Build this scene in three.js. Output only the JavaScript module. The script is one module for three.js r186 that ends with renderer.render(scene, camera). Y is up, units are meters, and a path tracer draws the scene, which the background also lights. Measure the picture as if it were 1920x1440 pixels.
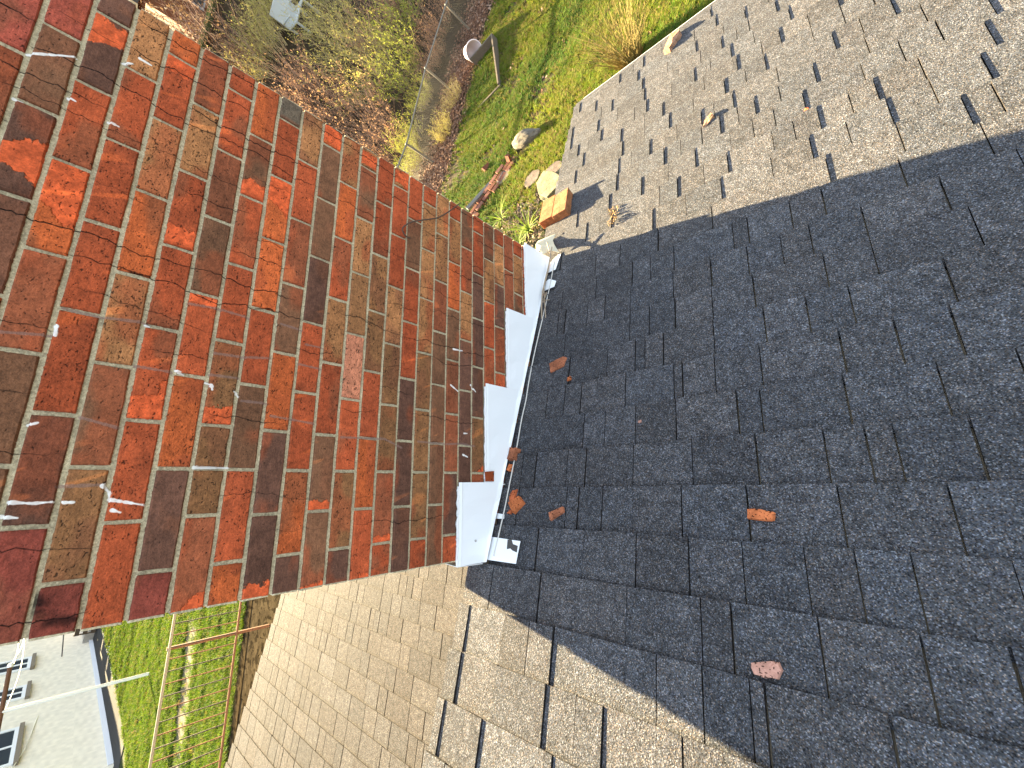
import * as THREE from 'three';
import { mergeGeometries } from 'three/addons/utils/BufferGeometryUtils.js';
import { RoundedBoxGeometry } from 'three/addons/geometries/RoundedBoxGeometry.js';

// ---------------------------------------------------------------- camera, sky, sun, exposure
const scene = new THREE.Scene();
const camera = new THREE.PerspectiveCamera(86.34, 4 / 3, 0.05, 900);
camera.position.set(0.254, 0.0112, 1.198);
camera.up.set(0.96991, 0.16687, 0.17730);                       // the photographer held the phone sideways
camera.lookAt(0.254 + 0.24280, 0.0112 - 0.71721, 1.198 - 0.65319);

const SUN = new THREE.Vector3(0.2, 0.205, -1).normalize();
// clear evening sky: blue overhead, pale haze along the horizon, a soft glow round the low sun
{
  const w = 256, h = 128, d = new Float32Array(w * h * 4), v = new THREE.Vector3();
  for (let y = 0; y < h; y++) for (let x = 0; x < w; x++) {
    const el = ((y + 0.5) / h - 0.5) * Math.PI, az = ((x + 0.5) / w - 0.5) * 2 * Math.PI;
    v.set(Math.cos(el) * Math.cos(az), Math.sin(el), Math.cos(el) * Math.sin(az));
    const up = Math.max(0, v.y), haze = Math.exp(-up * 3.2), cs = Math.max(0, v.dot(SUN)), glow = 0.16 * Math.pow(cs, 6) + 0.5 * Math.pow(cs, 60), i = (y * w + x) * 4;
    d[i] = 0.076 + 0.078 * haze + glow * 1.0; d[i + 1] = 0.0965 + 0.061 * haze + glow * 0.86; d[i + 2] = 0.125 + 0.027 * haze + glow * 0.62; d[i + 3] = 1;
  }
  const t = new THREE.DataTexture(d, w, h, THREE.RGBAFormat, THREE.FloatType);
  t.mapping = THREE.EquirectangularReflectionMapping; t.magFilter = t.minFilter = THREE.LinearFilter; t.needsUpdate = true;
  scene.background = t; scene.environment = t;
}
const sun = new THREE.DirectionalLight(new THREE.Color(1, 0.8, 0.47), 5.0);
sun.position.copy(SUN).multiplyScalar(60);
sun.castShadow = true;
sun.shadow.mapSize.set(4096, 4096);
Object.assign(sun.shadow.camera, { left: -30, right: 30, top: 30, bottom: -30, near: 1, far: 160 });
sun.name = 'sun';
scene.add(sun, sun.target);
const renderer = new THREE.WebGLRenderer({ antialias: true });
renderer.toneMapping = THREE.LinearToneMapping;
renderer.toneMappingExposure = 18.5;
renderer.shadowMap.enabled = true;

// ---------------------------------------------------------------- helpers
function rng(seed) { let a = seed >>> 0; return () => { a = (a + 0x6D2B79F5) >>> 0; let t = Math.imul(a ^ (a >>> 15), 1 | a); t = (t + Math.imul(t ^ (t >>> 7), 61 | t)) ^ t; return ((t ^ (t >>> 14)) >>> 0) / 4294967296; }; }
const hash = (x, y, s = 0) => { let h = Math.imul(x | 0, 374761393) ^ Math.imul(y | 0, 668265263) ^ Math.imul(s | 0, 974634777); h = Math.imul(h ^ (h >>> 13), 1274126177); return ((h ^ (h >>> 16)) >>> 0) / 4294967296; };
function vnoise(x, y, s = 0) {
  const ix = Math.floor(x), iy = Math.floor(y); let fx = x - ix, fy = y - iy;
  fx = fx * fx * (3 - 2 * fx); fy = fy * fy * (3 - 2 * fy);
  const a = hash(ix, iy, s), b = hash(ix + 1, iy, s), c = hash(ix, iy + 1, s), d = hash(ix + 1, iy + 1, s);
  return a + (b - a) * fx + (c - a) * fy + (a - b - c + d) * fx * fy;
}
const fbm = (x, y, s, n = 3) => { let v = 0, a = 0.5, t = 0; for (let i = 0; i < n; i++) { v += a * vnoise(x, y, s + i * 17); t += a; a *= 0.5; x *= 2.03; y *= 2.03; } return v / t; };
const clamp = (v, a = 0, b = 1) => Math.min(b, Math.max(a, v));
const lerp = (a, b, t) => a + (b - a) * t;
const smooth = (a, b, v) => { const t = clamp((v - a) / (b - a)); return t * t * (3 - 2 * t); };
const rgb = (r, g, b) => new THREE.Color().setRGB(r, g, b);
const V = (x, y, z) => new THREE.Vector3(x, y, z);

const taken = {};
function numbered(name) { const n = taken[name] = (taken[name] ?? -1) + 1; return n ? name + '_' + String(n).padStart(3, '0') : name; }
function tag(o, label, category, group) { o.userData.label = label; o.userData.category = category; if (group) o.userData.group = group; return o; }
function thing(name, label, category, pos = [0, 0, 0], group) { const o = new THREE.Group(); o.name = numbered(name); o.position.set(...pos); scene.add(o); return tag(o, label, category, group); }
function part(name, geo, mat, parent) { const m = new THREE.Mesh(geo, mat); m.name = name; parent.add(m); return m; }
function solo(name, geo, mat, label, category, group) { const m = new THREE.Mesh(geo, mat); m.name = numbered(name); scene.add(m); return tag(m, label, category, group); }
function structure(name, geo, mat) { const m = new THREE.Mesh(geo, mat); m.name = name; m.userData.kind = 'structure'; scene.add(m); return m; }

function tex(w, h, fn, srgb, wrap = true) {
  const d = new Uint8Array(w * h * 4);
  for (let y = 0; y < h; y++) for (let x = 0; x < w; x++) { const c = fn(x, y), i = (y * w + x) * 4; if (typeof c === 'number') d[i] = d[i + 1] = d[i + 2] = clamp(c, 0, 255); else { d[i] = clamp(c[0], 0, 255); d[i + 1] = clamp(c[1], 0, 255); d[i + 2] = clamp(c[2], 0, 255); } d[i + 3] = 255; }
  const t = new THREE.DataTexture(d, w, h);
  t.magFilter = THREE.LinearFilter; t.minFilter = THREE.LinearMipmapLinearFilter; t.generateMipmaps = true;
  if (wrap) t.wrapS = t.wrapT = THREE.RepeatWrapping;
  if (srgb) t.colorSpace = THREE.SRGBColorSpace;
  t.needsUpdate = true; return t;
}
// geometry builder: quads and triangles with uv in metres
class GB {
  constructor() { this.p = []; this.u = []; this.c = []; this.color = null; }
  tri(a, b, c, ua, ub, uc) { this.p.push(...a, ...b, ...c); this.u.push(...(ua ?? [a[0], a[1]]), ...(ub ?? [b[0], b[1]]), ...(uc ?? [c[0], c[1]])); if (this.color) for (let i = 0; i < 3; i++) this.c.push(...this.color); }
  quad(a, b, c, d, ua, ub, uc, ud) { this.tri(a, b, c, ua, ub, uc); this.tri(a, c, d, ua, uc, ud); }
  build() {
    const g = new THREE.BufferGeometry();
    g.setAttribute('position', new THREE.Float32BufferAttribute(this.p, 3));
    g.setAttribute('uv', new THREE.Float32BufferAttribute(this.u, 2));
    if (this.c.length) g.setAttribute('color', new THREE.Float32BufferAttribute(this.c, 3));
    g.computeVertexNormals(); return g;
  }
  // a tapered stick between two points with n sides
  stick(a, b, ra, rb, n = 3, spin = 0) {
    const d = b.clone().sub(a).normalize(), s = Math.abs(d.y) < 0.9 ? V(0, 1, 0) : V(1, 0, 0);
    const e = s.clone().cross(d).normalize(), f = d.clone().cross(e);
    const ring = (c, r) => Array.from({ length: n }, (_, i) => { const t = spin + i / n * Math.PI * 2; return c.clone().addScaledVector(e, Math.cos(t) * r).addScaledVector(f, Math.sin(t) * r).toArray(); });
    const A = ring(a, ra), B = ring(b, rb);
    for (let i = 0; i < n; i++) { const j = (i + 1) % n; this.quad(A[i], A[j], B[j], B[i], [i / n, 0], [j / n, 0], [j / n, 1], [i / n, 1]); }
    return this;
  }
  box(x0, y0, z0, x1, y1, z1) {
    const P = [[x0, y0, z0], [x1, y0, z0], [x1, y1, z0], [x0, y1, z0], [x0, y0, z1], [x1, y0, z1], [x1, y1, z1], [x0, y1, z1]];
    const q = (a, b, c, d, i, j) => this.quad(P[a], P[b], P[c], P[d], [P[a][i], P[a][j]], [P[b][i], P[b][j]], [P[c][i], P[c][j]], [P[d][i], P[d][j]]);
    q(4, 5, 6, 7, 0, 1); q(1, 0, 3, 2, 0, 1); q(5, 1, 2, 6, 2, 1); q(0, 4, 7, 3, 2, 1); q(7, 6, 2, 3, 0, 2); q(0, 1, 5, 4, 0, 2);
    return this;
  }
}
// closed sheet from a grid of points: front grid and a back grid set off by the thickness
function sheet(grid, th) {
  const nu = grid.length, nv = grid[0].length, back = [];
  for (let i = 0; i < nu; i++) { back.push([]); for (let j = 0; j < nv; j++) {
    const a = V(...grid[Math.min(i + 1, nu - 1)][j]).sub(V(...grid[Math.max(i - 1, 0)][j])), b = V(...grid[i][Math.min(j + 1, nv - 1)]).sub(V(...grid[i][Math.max(j - 1, 0)]));
    const n = a.cross(b).normalize(); back[i].push(V(...grid[i][j]).addScaledVector(n, -th).toArray()); } }
  const g = new GB();
  for (let i = 0; i < nu - 1; i++) for (let j = 0; j < nv - 1; j++) { g.quad(grid[i][j], grid[i + 1][j], grid[i + 1][j + 1], grid[i][j + 1]); g.quad(back[i][j], back[i][j + 1], back[i + 1][j + 1], back[i + 1][j]); }
  for (let i = 0; i < nu - 1; i++) { g.quad(grid[i][0], back[i][0], back[i + 1][0], grid[i + 1][0]); g.quad(grid[i + 1][nv - 1], back[i + 1][nv - 1], back[i][nv - 1], grid[i][nv - 1]); }
  for (let j = 0; j < nv - 1; j++) { g.quad(grid[0][j + 1], back[0][j + 1], back[0][j], grid[0][j]); g.quad(grid[nu - 1][j], back[nu - 1][j], back[nu - 1][j + 1], grid[nu - 1][j + 1]); }
  return g.build();
}
const boxGeo = (x0, y0, z0, x1, y1, z1) => new GB().box(x0, y0, z0, x1, y1, z1).build();
const tube = (pts, r, seg = 24, rad = 6) => new THREE.TubeGeometry(new THREE.CatmullRomCurve3(pts.map(p => V(...p))), seg, r, rad);
const std = (o) => new THREE.MeshPhysicalMaterial({ roughness: 0.9, specularIntensity: (o.roughness ?? 0.9) > 0.75 ? 0.25 : 1, ...o });

// ---------------------------------------------------------------- shared textures
const grainTex = tex(256, 256, (x, y) => 150 + 105 * (hash(x, y, 3) * 0.35 + vnoise(x / 3, y / 3, 5) * 0.35 + vnoise(x / 11, y / 11, 9) * 0.3), false);
// roofing granules: 1 px is about 1 mm, several tones of grit
const G = 1024;
const granPick = (x, y) => { const a = hash(x >> 1, y >> 1, 7), b = hash((x + 1) / 3 | 0, (y + 2) / 3 | 0, 21); return 0.5 * a + 0.5 * b; };
const granuleTex = tex(G, G, (x, y) => {
  const w = G, wn = (f, s) => { const u = x * f, v = y * f, p = w * f; const ax = vnoise(u, v, s), bx = vnoise(u - p, v, s), t = smooth(0.8, 1, x / w); const r1 = lerp(ax, bx, t); const cy = vnoise(u, v - p, s), dy = vnoise(u - p, v - p, s); return lerp(r1, lerp(cy, dy, t), smooth(0.8, 1, y / w)); };
  const g = granPick(x, y), m = wn(0.22, 31), l = wn(0.05, 41), h = hash(x >> 1, y >> 1, 77);
  let k = 0.5 + 0.56 * Math.pow(g, 1.4) + 0.18 * (m - 0.5) + 0.16 * (l - 0.5);
  if (g > 0.8) k *= 1.3; if (g < 0.2) k *= 0.7;
  const warm = h > 0.8 ? 1.13 : 1.0, cool = h < 0.25 ? 1.06 : 1.0;
  return [150 * k * warm, 147 * k, 146 * k * cool / (warm > 1 ? 1.12 : 1)];
}, true);
const granuleBump = tex(G, G, (x, y) => 255 * (0.55 * granPick(x, y) + 0.3 * hash(x >> 1, y >> 1, 55) + 0.15 * vnoise(x / 6, y / 6, 56)), false);
// loose brick and chip clay
const clayTex = tex(512, 512, (x, y) => { let k = 0.78 + 0.3 * vnoise(x / 40, y / 40, 3) + 0.16 * vnoise(x / 7, y / 7, 4) + 0.12 * hash(x, y, 6); if (vnoise(x / 4, y / 5, 12) > 0.83) k *= 0.45; return [205 * k, 205 * k, 205 * k]; }, true);

// ---------------------------------------------------------------- terrain height
const fenceZ = (x) => x < 11 ? lerp(-6.95, -6.05, (x - 5.2) / 5.8) : lerp(-6.05, -5.0, Math.min((x - 11) / 3, 2));   // line of the wire fence
function ground(x, z = 0) {
  const K = [[-400, -3], [-0.5, -3], [3, -4.3], [9, -5.5], [14, -5.9], [400, -5.9]]; let y = -5.9;
  for (let i = 1; i < K.length; i++) if (x <= K[i][0]) { y = lerp(K[i - 1][1], K[i][1], (x - K[i - 1][0]) / (K[i][0] - K[i - 1][0])); break; }
  if (x < -1) y += clamp((-z - 20.3) * 0.056, 0, 2) * smooth(-1, -4, x);                       // the yard climbs towards the white house
  if (x > 8) { const d = -7 - z; y += (2.6 * smooth(3, 12, d) + 8 * smooth(12, 55, d)) * smooth(8, 13, x); }   // bank behind the brush
  return y;
}

const groundNoise = tex(512, 512, (x, y) => { const k = 0.55 + 0.5 * hash(x >> 1, y >> 1, 2) + 0.3 * hash(x >> 2, y >> 2, 4); return [190 * k, 190 * k, 190 * k]; }, true);
{
  const line = (a, b, st) => { const r = []; for (let v = a; v <= b + 1e-6; v += st) r.push(v); return r; };
  const xs = [-400, -200, -100, -50, -30, -20, ...line(-12, 20, 0.22), 26, 36, 60, 100, 200, 400], zs = [-400, -200, -100, -60, -45, ...line(-36, 6, 0.22), 12, 30, 80, 200, 400];
  const g = new THREE.BufferGeometry(), p = [], u = [], c = [], idx = [];
  for (const z of zs) for (const x of xs) {
    p.push(x, ground(x, z) + 0.02 * (vnoise(x * 1.3, z * 1.3, 8) - 0.5), z); u.push(x * 1.6, z * 1.6);
    const n = fbm(x * 1.1, z * 1.1, 60), n2 = vnoise(x * 3, z * 3, 61);
    let col = [0.075, 0.085, 0.03];                                             // turf soil
    if (x > 2) {
      const past = fenceZ(x) + 0.75 + 0.4 * (n - 0.5) - z;
      if (past > 0) col = [0.045 + 0.03 * n2, 0.03 + 0.018 * n2, 0.018];          // leaf mould by and beyond the fence
      else { const k = smooth(0.56, 0.7, n); col = [lerp(0.04, 0.085, k), lerp(0.05, 0.06, k), lerp(0.012, 0.026, k)]; }
    } else if (z < -8.6) {
      const sandy = smooth(0.25, 0.05, Math.abs(z + 12.3 + 0.16 * (x + 5) + 0.5 * (n - 0.5)) - 0.45) * smooth(-2.4, -3.2, x);
      const k = clamp(sandy * 0.9 + smooth(0.6, 0.74, n) * 0.5);
      col = [lerp(0.045, 0.24, k), lerp(0.065, 0.19, k), lerp(0.015, 0.12, k)];
    } else col = [0.1, 0.08, 0.055];
    c.push(...col);
  }
  for (let j = 0; j < zs.length - 1; j++) for (let i = 0; i < xs.length - 1; i++) { const a = j * xs.length + i, b = a + 1, d = a + xs.length, e = d + 1; idx.push(a, d, b, b, d, e); }
  g.setAttribute('position', new THREE.Float32BufferAttribute(p, 3)); g.setAttribute('uv', new THREE.Float32BufferAttribute(u, 2)); g.setAttribute('color', new THREE.Float32BufferAttribute(c, 3)); g.setIndex(idx); g.computeVertexNormals();
  structure('ground', g, std({ vertexColors: true, map: groundNoise, bumpMap: grainTex, bumpScale: 0.0015, roughness: 1 }));
}

// ---------------------------------------------------------------- the chimney
const COURSE = 0.0667, ROW0 = -6, ROWS = 30, CW = 1.448, CD = 0.66;
const EVEN = [0, 0.092, 0.307, 0.524, 0.736, 0.951, 1.16, 1.367, CW], ODD = [0, 0.197, 0.409, 0.626, 0.836, 1.05, 1.26, CW];
const joints = (r) => r === 3 ? [0, 0.202, 0.308, 0.411, 0.627, 0.842, 1.054, 1.259, CW] : (r & 1) ? ODD : EVEN;
// colour of each brick, course by course from the left corner: R red, O orange, B brown, D dark brown, T tan, U umber, M mottled, P pink red, K dark red, Q pale, G grey
const KINDS = { '-6': 'KRBMRTDR', '-5': 'RDTRBMO', '-4': 'BKRDBMPD', '-3': 'KDRDDBP', '-2': 'KBBMORDD', '-1': 'KDRRRRT', 0: 'KUBTOTRO', 1: 'RRRRRTM', 2: 'KDORBMRR', 3: 'MUUURRBO', 4: 'ORBROORG', 5: 'DDOBMRT', 6: 'DORRDBBO', 7: 'BBRTROT', 8: 'DURQUTBT', 9: 'RORUTRR', 10: 'RMUUTRRT', 11: 'DDDRRBR', 12: 'RUUUTTTR', 13: 'BBBBMTT', 14: 'RDMMBOTR', 15: 'DDDDTRB', 16: 'KRUDDDRR', 17: 'KKRRRTB', 18: 'KRBRMDTR', 19: 'RMBRDMM', 20: 'DRBTRBTR', 21: 'RBMTDRO', 22: 'DRTRBMOR', 23: 'KMRBTRD' };
const CLAY = { R: [166, 79, 47], O: [187, 93, 50], B: [118, 81, 58], D: [102, 70, 56], T: [168, 114, 72], U: [138, 95, 61], M: [144, 81, 54], P: [168, 82, 64], K: [126, 62, 50], Q: [188, 120, 90], G: [106, 92, 76] };
// broken faces: [course, brick, from, to, slant] as shares of the brick's length
const SPALL = [[-3, 4, 0.22, 0.62, 0.2], [-2, 6, 0.6, 0.98, -0.15], [-2, 4, 0.38, 1, 0.3], [0, 6, 0.76, 1, 0], [1, 2, 0, 0.32, 0.2], [1, 4, 0, 0.26, 0], [2, 3, 0.86, 1, 0], [3, 6, 0, 0.28, 0.05], [3, 3, 0, 0.24, 0.1], [5, 0, 0, 0.2, 0.05], [7, 1, 0, 0.14, -0.05], [7, 0, 0, 0.07, 0.1], [9, 0, 0, 0.06, 0], [10, 1, 0, 0.13, 0], [16, 1, 0.1, 0.5, 0], [8, 7, 0.1, 0.8, 0], [10, 7, 0.1, 0.9, 0.2], [6, 7, 0.1, 1, 0.2], [4, 5, 0.5, 1, 0.2], [3, 0, 0, 0.1, 0.2], [16, 2, 0.0, 0.06, 0.2]];
const SEAL = [[[0.554, 0.127], [0.564, 0.063]], [[0.626, 0.059], [0.622, 0.004], [0.63, -0.064], [0.626, -0.074]], [[0.7, -0.138], [0.706, -0.199], [0.702, -0.268]], [[0.708, -0.346], [0.704, -0.404]], [[0.665, -0.417], [0.666, -0.469]], [[0.589, -0.207], [0.592, -0.264], [0.604, -0.331]], [[0.603, -0.404], [0.6, -0.469]], [[0.527, -0.067], [0.525, -0.13]], [[0.533, -0.203], [0.535, -0.264]], [[0.478, -0.278], [0.479, -0.336]], [[0.447, -0.349], [0.437, -0.465]], [[0.405, -0.545], [0.41, -0.686], [0.385, -0.753]], [[0.41, -0.815], [0.409, -0.948], [0.416, -1.017], [0.409, -1.08]], [[0.405, -0.003], [0.389, -0.061]], [[0.269, 0.006], [0.272, -0.055]]];
const DRIP = [[[1.162, 0.202], [1.195, 0.161], [1.213, 0.137]], [[1.263, 0.068], [1.274, 0.052]], [[1.299, 0.042], [1.298, 0.021]], [[1.047, 0.199], [1.046, 0.188]], [[1.104, 0.131], [1.102, 0.121]], [[1.09, 0.065], [1.088, 0.048]], [[0.585, 0.061], [0.565, 0.059]], [[0.383, 0.063], [0.389, 0.052]], [[0.242, 0.06], [0.239, 0.032], [0.241, 0.005]], [[0.239, -0.009], [0.239, -0.021]], [[0.27, -0.057], [0.256, -0.07], [0.24, -0.072]], [[0.242, -0.073], [0.229, -0.128]], [[0.221, -0.079], [0.216, -0.092]], [[0.625, -0.07], [0.624, -0.077]], [[0.531, -0.138], [0.524, -0.154]], [[0.512, -0.198], [0.509, -0.211]], [[0.505, -0.211], [0.497, -0.213]], [[0.499, -0.261], [0.487, -0.271]], [[0.31, -0.204], [0.31, -0.271]], [[0.217, 0.066], [0.214, 0.046]], [[0.782, -0.965], [0.786, -1.012]], [[0.455, -1.025], [0.456, -1.041]], [[0.374, -1.021], [0.366, -1.045]], [[0.635, -0.955], [0.614, -0.995]], [[0.652, -1.056], [0.628, -1.085]]];
const AW = 1536, AH = 2048, PPM = AW / 1.5;
const crackMask = new Float32Array(AW * AH), sealMask = new Float32Array(AW * AH), dripMask = new Float32Array(AW * AH);
const toPx = (x, y) => [x * PPM, (-y / COURSE - ROW0) / ROWS * AH];            // py counts down from the top course
function stroke(mask, a, b, r0, r1, seed, amount = 1) {
  const [ax, ay] = toPx(...a), [bx, by] = toPx(...b), n = Math.max(2, Math.ceil(Math.hypot(bx - ax, by - ay)));
  for (let i = 0; i <= n; i++) {
    const t = i / n, r = lerp(r0, r1, t) * (0.7 + 0.6 * vnoise(i / 5, seed, 71)), cx = lerp(ax, bx, t), cy = lerp(ay, by, t);
    for (let y = Math.floor(cy - r - 1); y <= cy + r + 1; y++) for (let x = Math.floor(cx - r - 1); x <= cx + r + 1; x++) {
      if (x < 0 || x >= AW || y < 0 || y >= AH) continue;
      const v = clamp(r + 0.5 - Math.hypot(x - cx, y - cy)) * amount; if (v > mask[y * AW + x]) mask[y * AW + x] = v;
    }
  }
}
{
  const R = rng(11);
  // hairline cracks that climb through brick and mortar alike
  const starts = [0.03, 0.12, 0.16, 0.25, 0.33, 0.44, 0.5, 0.57, 0.66, 0.73, 0.79, 0.88, 0.93, 1.0, 1.07, 1.12, 1.19, 1.24, 1.31, 1.335, 1.41, 1.428];
  starts.forEach((x0, k) => {
    let x = x0, y = 0.42; const width = (k >= 15 ? 1.0 : 0.55) + R() * 0.5;
    while (y > -1.5) {
      const ny = y - 0.006 - R() * 0.006; let nx = x + (R() - 0.5) * 0.009 + (x0 - x) * 0.06;
      const on = vnoise(y * 7, k * 3.7, 91) - (k >= 13 ? 0.42 : 0.55); if (on > 0) stroke(crackMask, [x, y], [nx, ny], width * clamp(0.5 + on * 3), width * clamp(0.5 + on * 3), k, clamp(0.35 + on * 2.4) * (0.7 + 0.3 * R()));
      x = nx; y = ny;
    }
  });
  SEAL.forEach((l, k) => { for (let i = 0; i < l.length - 1; i++) stroke(sealMask, l[i], l[i + 1], 3.2, 3.2, k * 5); });
  DRIP.forEach((l, k) => { for (let i = 0; i < l.length - 1; i++) stroke(dripMask, l[i], l[i + 1], 3.6 - i * 0.8, 2.2 - i * 0.4, k * 7 + 3); });
}
const brickOf = (X, row) => { const j = joints(row); let i = 0; while (i < j.length - 2 && X > j[i + 1]) i++; return [i, j[i], j[i + 1]]; };
const spallOf = {}; for (const s of SPALL) spallOf[s[0] + '_' + s[1]] = s;
function spallAt(row, i, u, v) { const s = spallOf[row + '_' + i]; if (!s) return 0; const e = (0.07 * (fbm(u * 7, v * 3, row * 13 + i, 2) - 0.5) + 0.045 * (fbm(u * 34, v * 13, row * 5 + i, 3) - 0.5)) * 2 + s[4] * (v - 0.5); return smooth(0, 0.02, Math.min(u - s[2] + e + (s[2] === 0 ? 1 : 0), s[3] - u + e + (s[3] === 1 ? 1 : 0))); }
const bumpData = new Uint8Array(AW * AH);
const faceTex = tex(AW, AH, (px, vy) => {
  const py = AH - 1 - vy, X = (px + 0.5) / PPM, rr = ROW0 + (py + 0.5) / AH * ROWS, row = Math.floor(rr), fy = (rr - row) * COURSE, Y = -rr * COURSE;
  const [i, a, b] = brickOf(X, row), dx = Math.min(X - a, b - X), dy = Math.min(fy, COURSE - fy), m = py * AW + px;
  const grain = hash(px, py, 1);
  let c, h;
  const jit = 0.0012 * (vnoise(X * 160, Y * 160, 5) - 0.5);
  if (dx + jit < 0.0048 || dy + jit < 0.0046) {                                  // mortar
    const k = 0.74 + 0.26 * vnoise(X * 330, Y * 330, 12) + 0.2 * grain + 0.22 * (fbm(X * 18, Y * 18, 14) - 0.5);
    c = [178 * k, 166 * k, 136 * k]; h = 0.42 + 0.22 * vnoise(X * 300, Y * 300, 15) + 0.1 * grain;
  } else {
    const kind = (KINDS[row] ?? 'RRRRRRRR')[i] ?? 'R', base = CLAY[kind], u = (X - a) / (b - a), v = fy / COURSE, s = row * 37 + i * 11;
    const blot = fbm(X * 26, Y * 34, 20 + s, 3), med = vnoise(X * 110, Y * 110, 23), low = vnoise(u * 2.4, v * 1.4, s + 3);
    let k = 0.83 + 0.26 * blot + 0.14 * (med - 0.5) + 0.2 * (vnoise(X * 330, Y * 420, 24) - 0.5) + 0.2 * (grain - 0.5) + 0.06 * (smooth(0.5, 0.75, vnoise(X * 75 + Y * 40, Y * 480, 27)) - 0.3) + 0.16 * (hash(row, i, 4) - 0.5);
    c = [base[0] * k, base[1] * k, base[2] * k];
    // second burn colour that creeps over part of the face
    const other = hash(row, i, 9) > 0.5 ? [150, 74, 46] : [118, 74, 52], t2 = smooth(0.52, 0.8, low + 0.35 * (blot - 0.5)) * 0.55;
    c = c.map((q, j) => lerp(q, other[j] * k, t2));
    h = 0.56 + 0.14 * blot + 0.12 * med + 0.1 * vnoise(X * 330, Y * 420, 24) + 0.1 * grain;
    const sp = spallAt(row, i, u, v);
    if (sp > 0) { const kk = 0.72 + 0.34 * vnoise(X * 90, Y * 90, 31) + 0.24 * vnoise(X * 300, Y * 300, 32) + 0.2 * grain; c = c.map((q, j) => lerp(q, [184, 82, 46][j] * kk, sp * 0.92)); h = lerp(h, 0.34 + 0.16 * vnoise(X * 120, Y * 120, 33), sp); }
    // firing pits
    const dens = { T: 0.70, Q: 0.72, U: 0.74, O: 0.75, R: 0.76, G: 0.8, M: 0.78, P: 0.8, K: 0.84, B: 0.82, D: 0.86 }[kind];
    const pit = smooth(dens - 0.02, dens + 0.08, vnoise(X * 300 + Y * 90, Y * 540, 41) * 0.7 + 0.3 * vnoise(X * 120, Y * 210, 42));
    c = c.map((q) => q * (1 - 0.5 * pit)); h -= 0.2 * pit;
    // drag marks from the die
    const dr = smooth(0.83, 0.9, vnoise((X + Y * 0.45) * 52, (Y - X * 0.25) * 9, 47 + (s & 7))) * smooth(0.55, 0.75, vnoise(X * 14, Y * 14, 48));
    c = c.map((q, j) => q + dr * [34, 16, 6][j]);
    const edge = smooth(0.009, 0.0045, Math.min(dx, dy)) * vnoise(X * 200, Y * 200, 51); c = c.map((q, j) => lerp(q, [150, 96, 70][j], 0.3 * edge));
  }
  const ck = crackMask[m]; c = c.map((q) => q * (1 - 0.85 * ck)); h -= 0.5 * ck;
  const se = sealMask[m] * 0.6; c = c.map((q, j) => lerp(q, [128, 104, 98][j] * (0.85 + 0.3 * grain), se)); h = lerp(h, 0.72, se);
  const dp = dripMask[m] * (0.75 + 0.25 * vnoise(px / 6, py / 6, 58)); c = c.map((q, j) => lerp(q, [232, 232, 228][j], dp)); h = lerp(h, 0.9, dp);
  if (row === 0 && i === 0 && dx > 0.004) { const so = smooth(0.5, 0.75, fbm(X * 40, Y * 20, 66)) * smooth(0.04, 0.0, Math.abs(X - 0.05) - 0.012); c = c.map((q) => q * (1 - 0.6 * so)); }
  bumpData[vy * AW + px] = clamp(h) * 255;
  return c;
}, true);
const faceBump = tex(AW, AH, (x, y) => bumpData[y * AW + x], false);
const brickMat = std({ map: faceTex, bumpMap: faceBump, bumpScale: 0.006, roughness: 0.88 });
const mortarMat = std({ color: rgb(0.34, 0.31, 0.25), map: grainTex, bumpMap: grainTex, bumpScale: 0.002 });
const sideBrickMat = std({ vertexColors: true, map: grainTex, bumpMap: grainTex, bumpScale: 0.0015 });
const faceUV = (x, y) => [x / 1.5, 1 - (-y / COURSE - ROW0) / ROWS];

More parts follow.
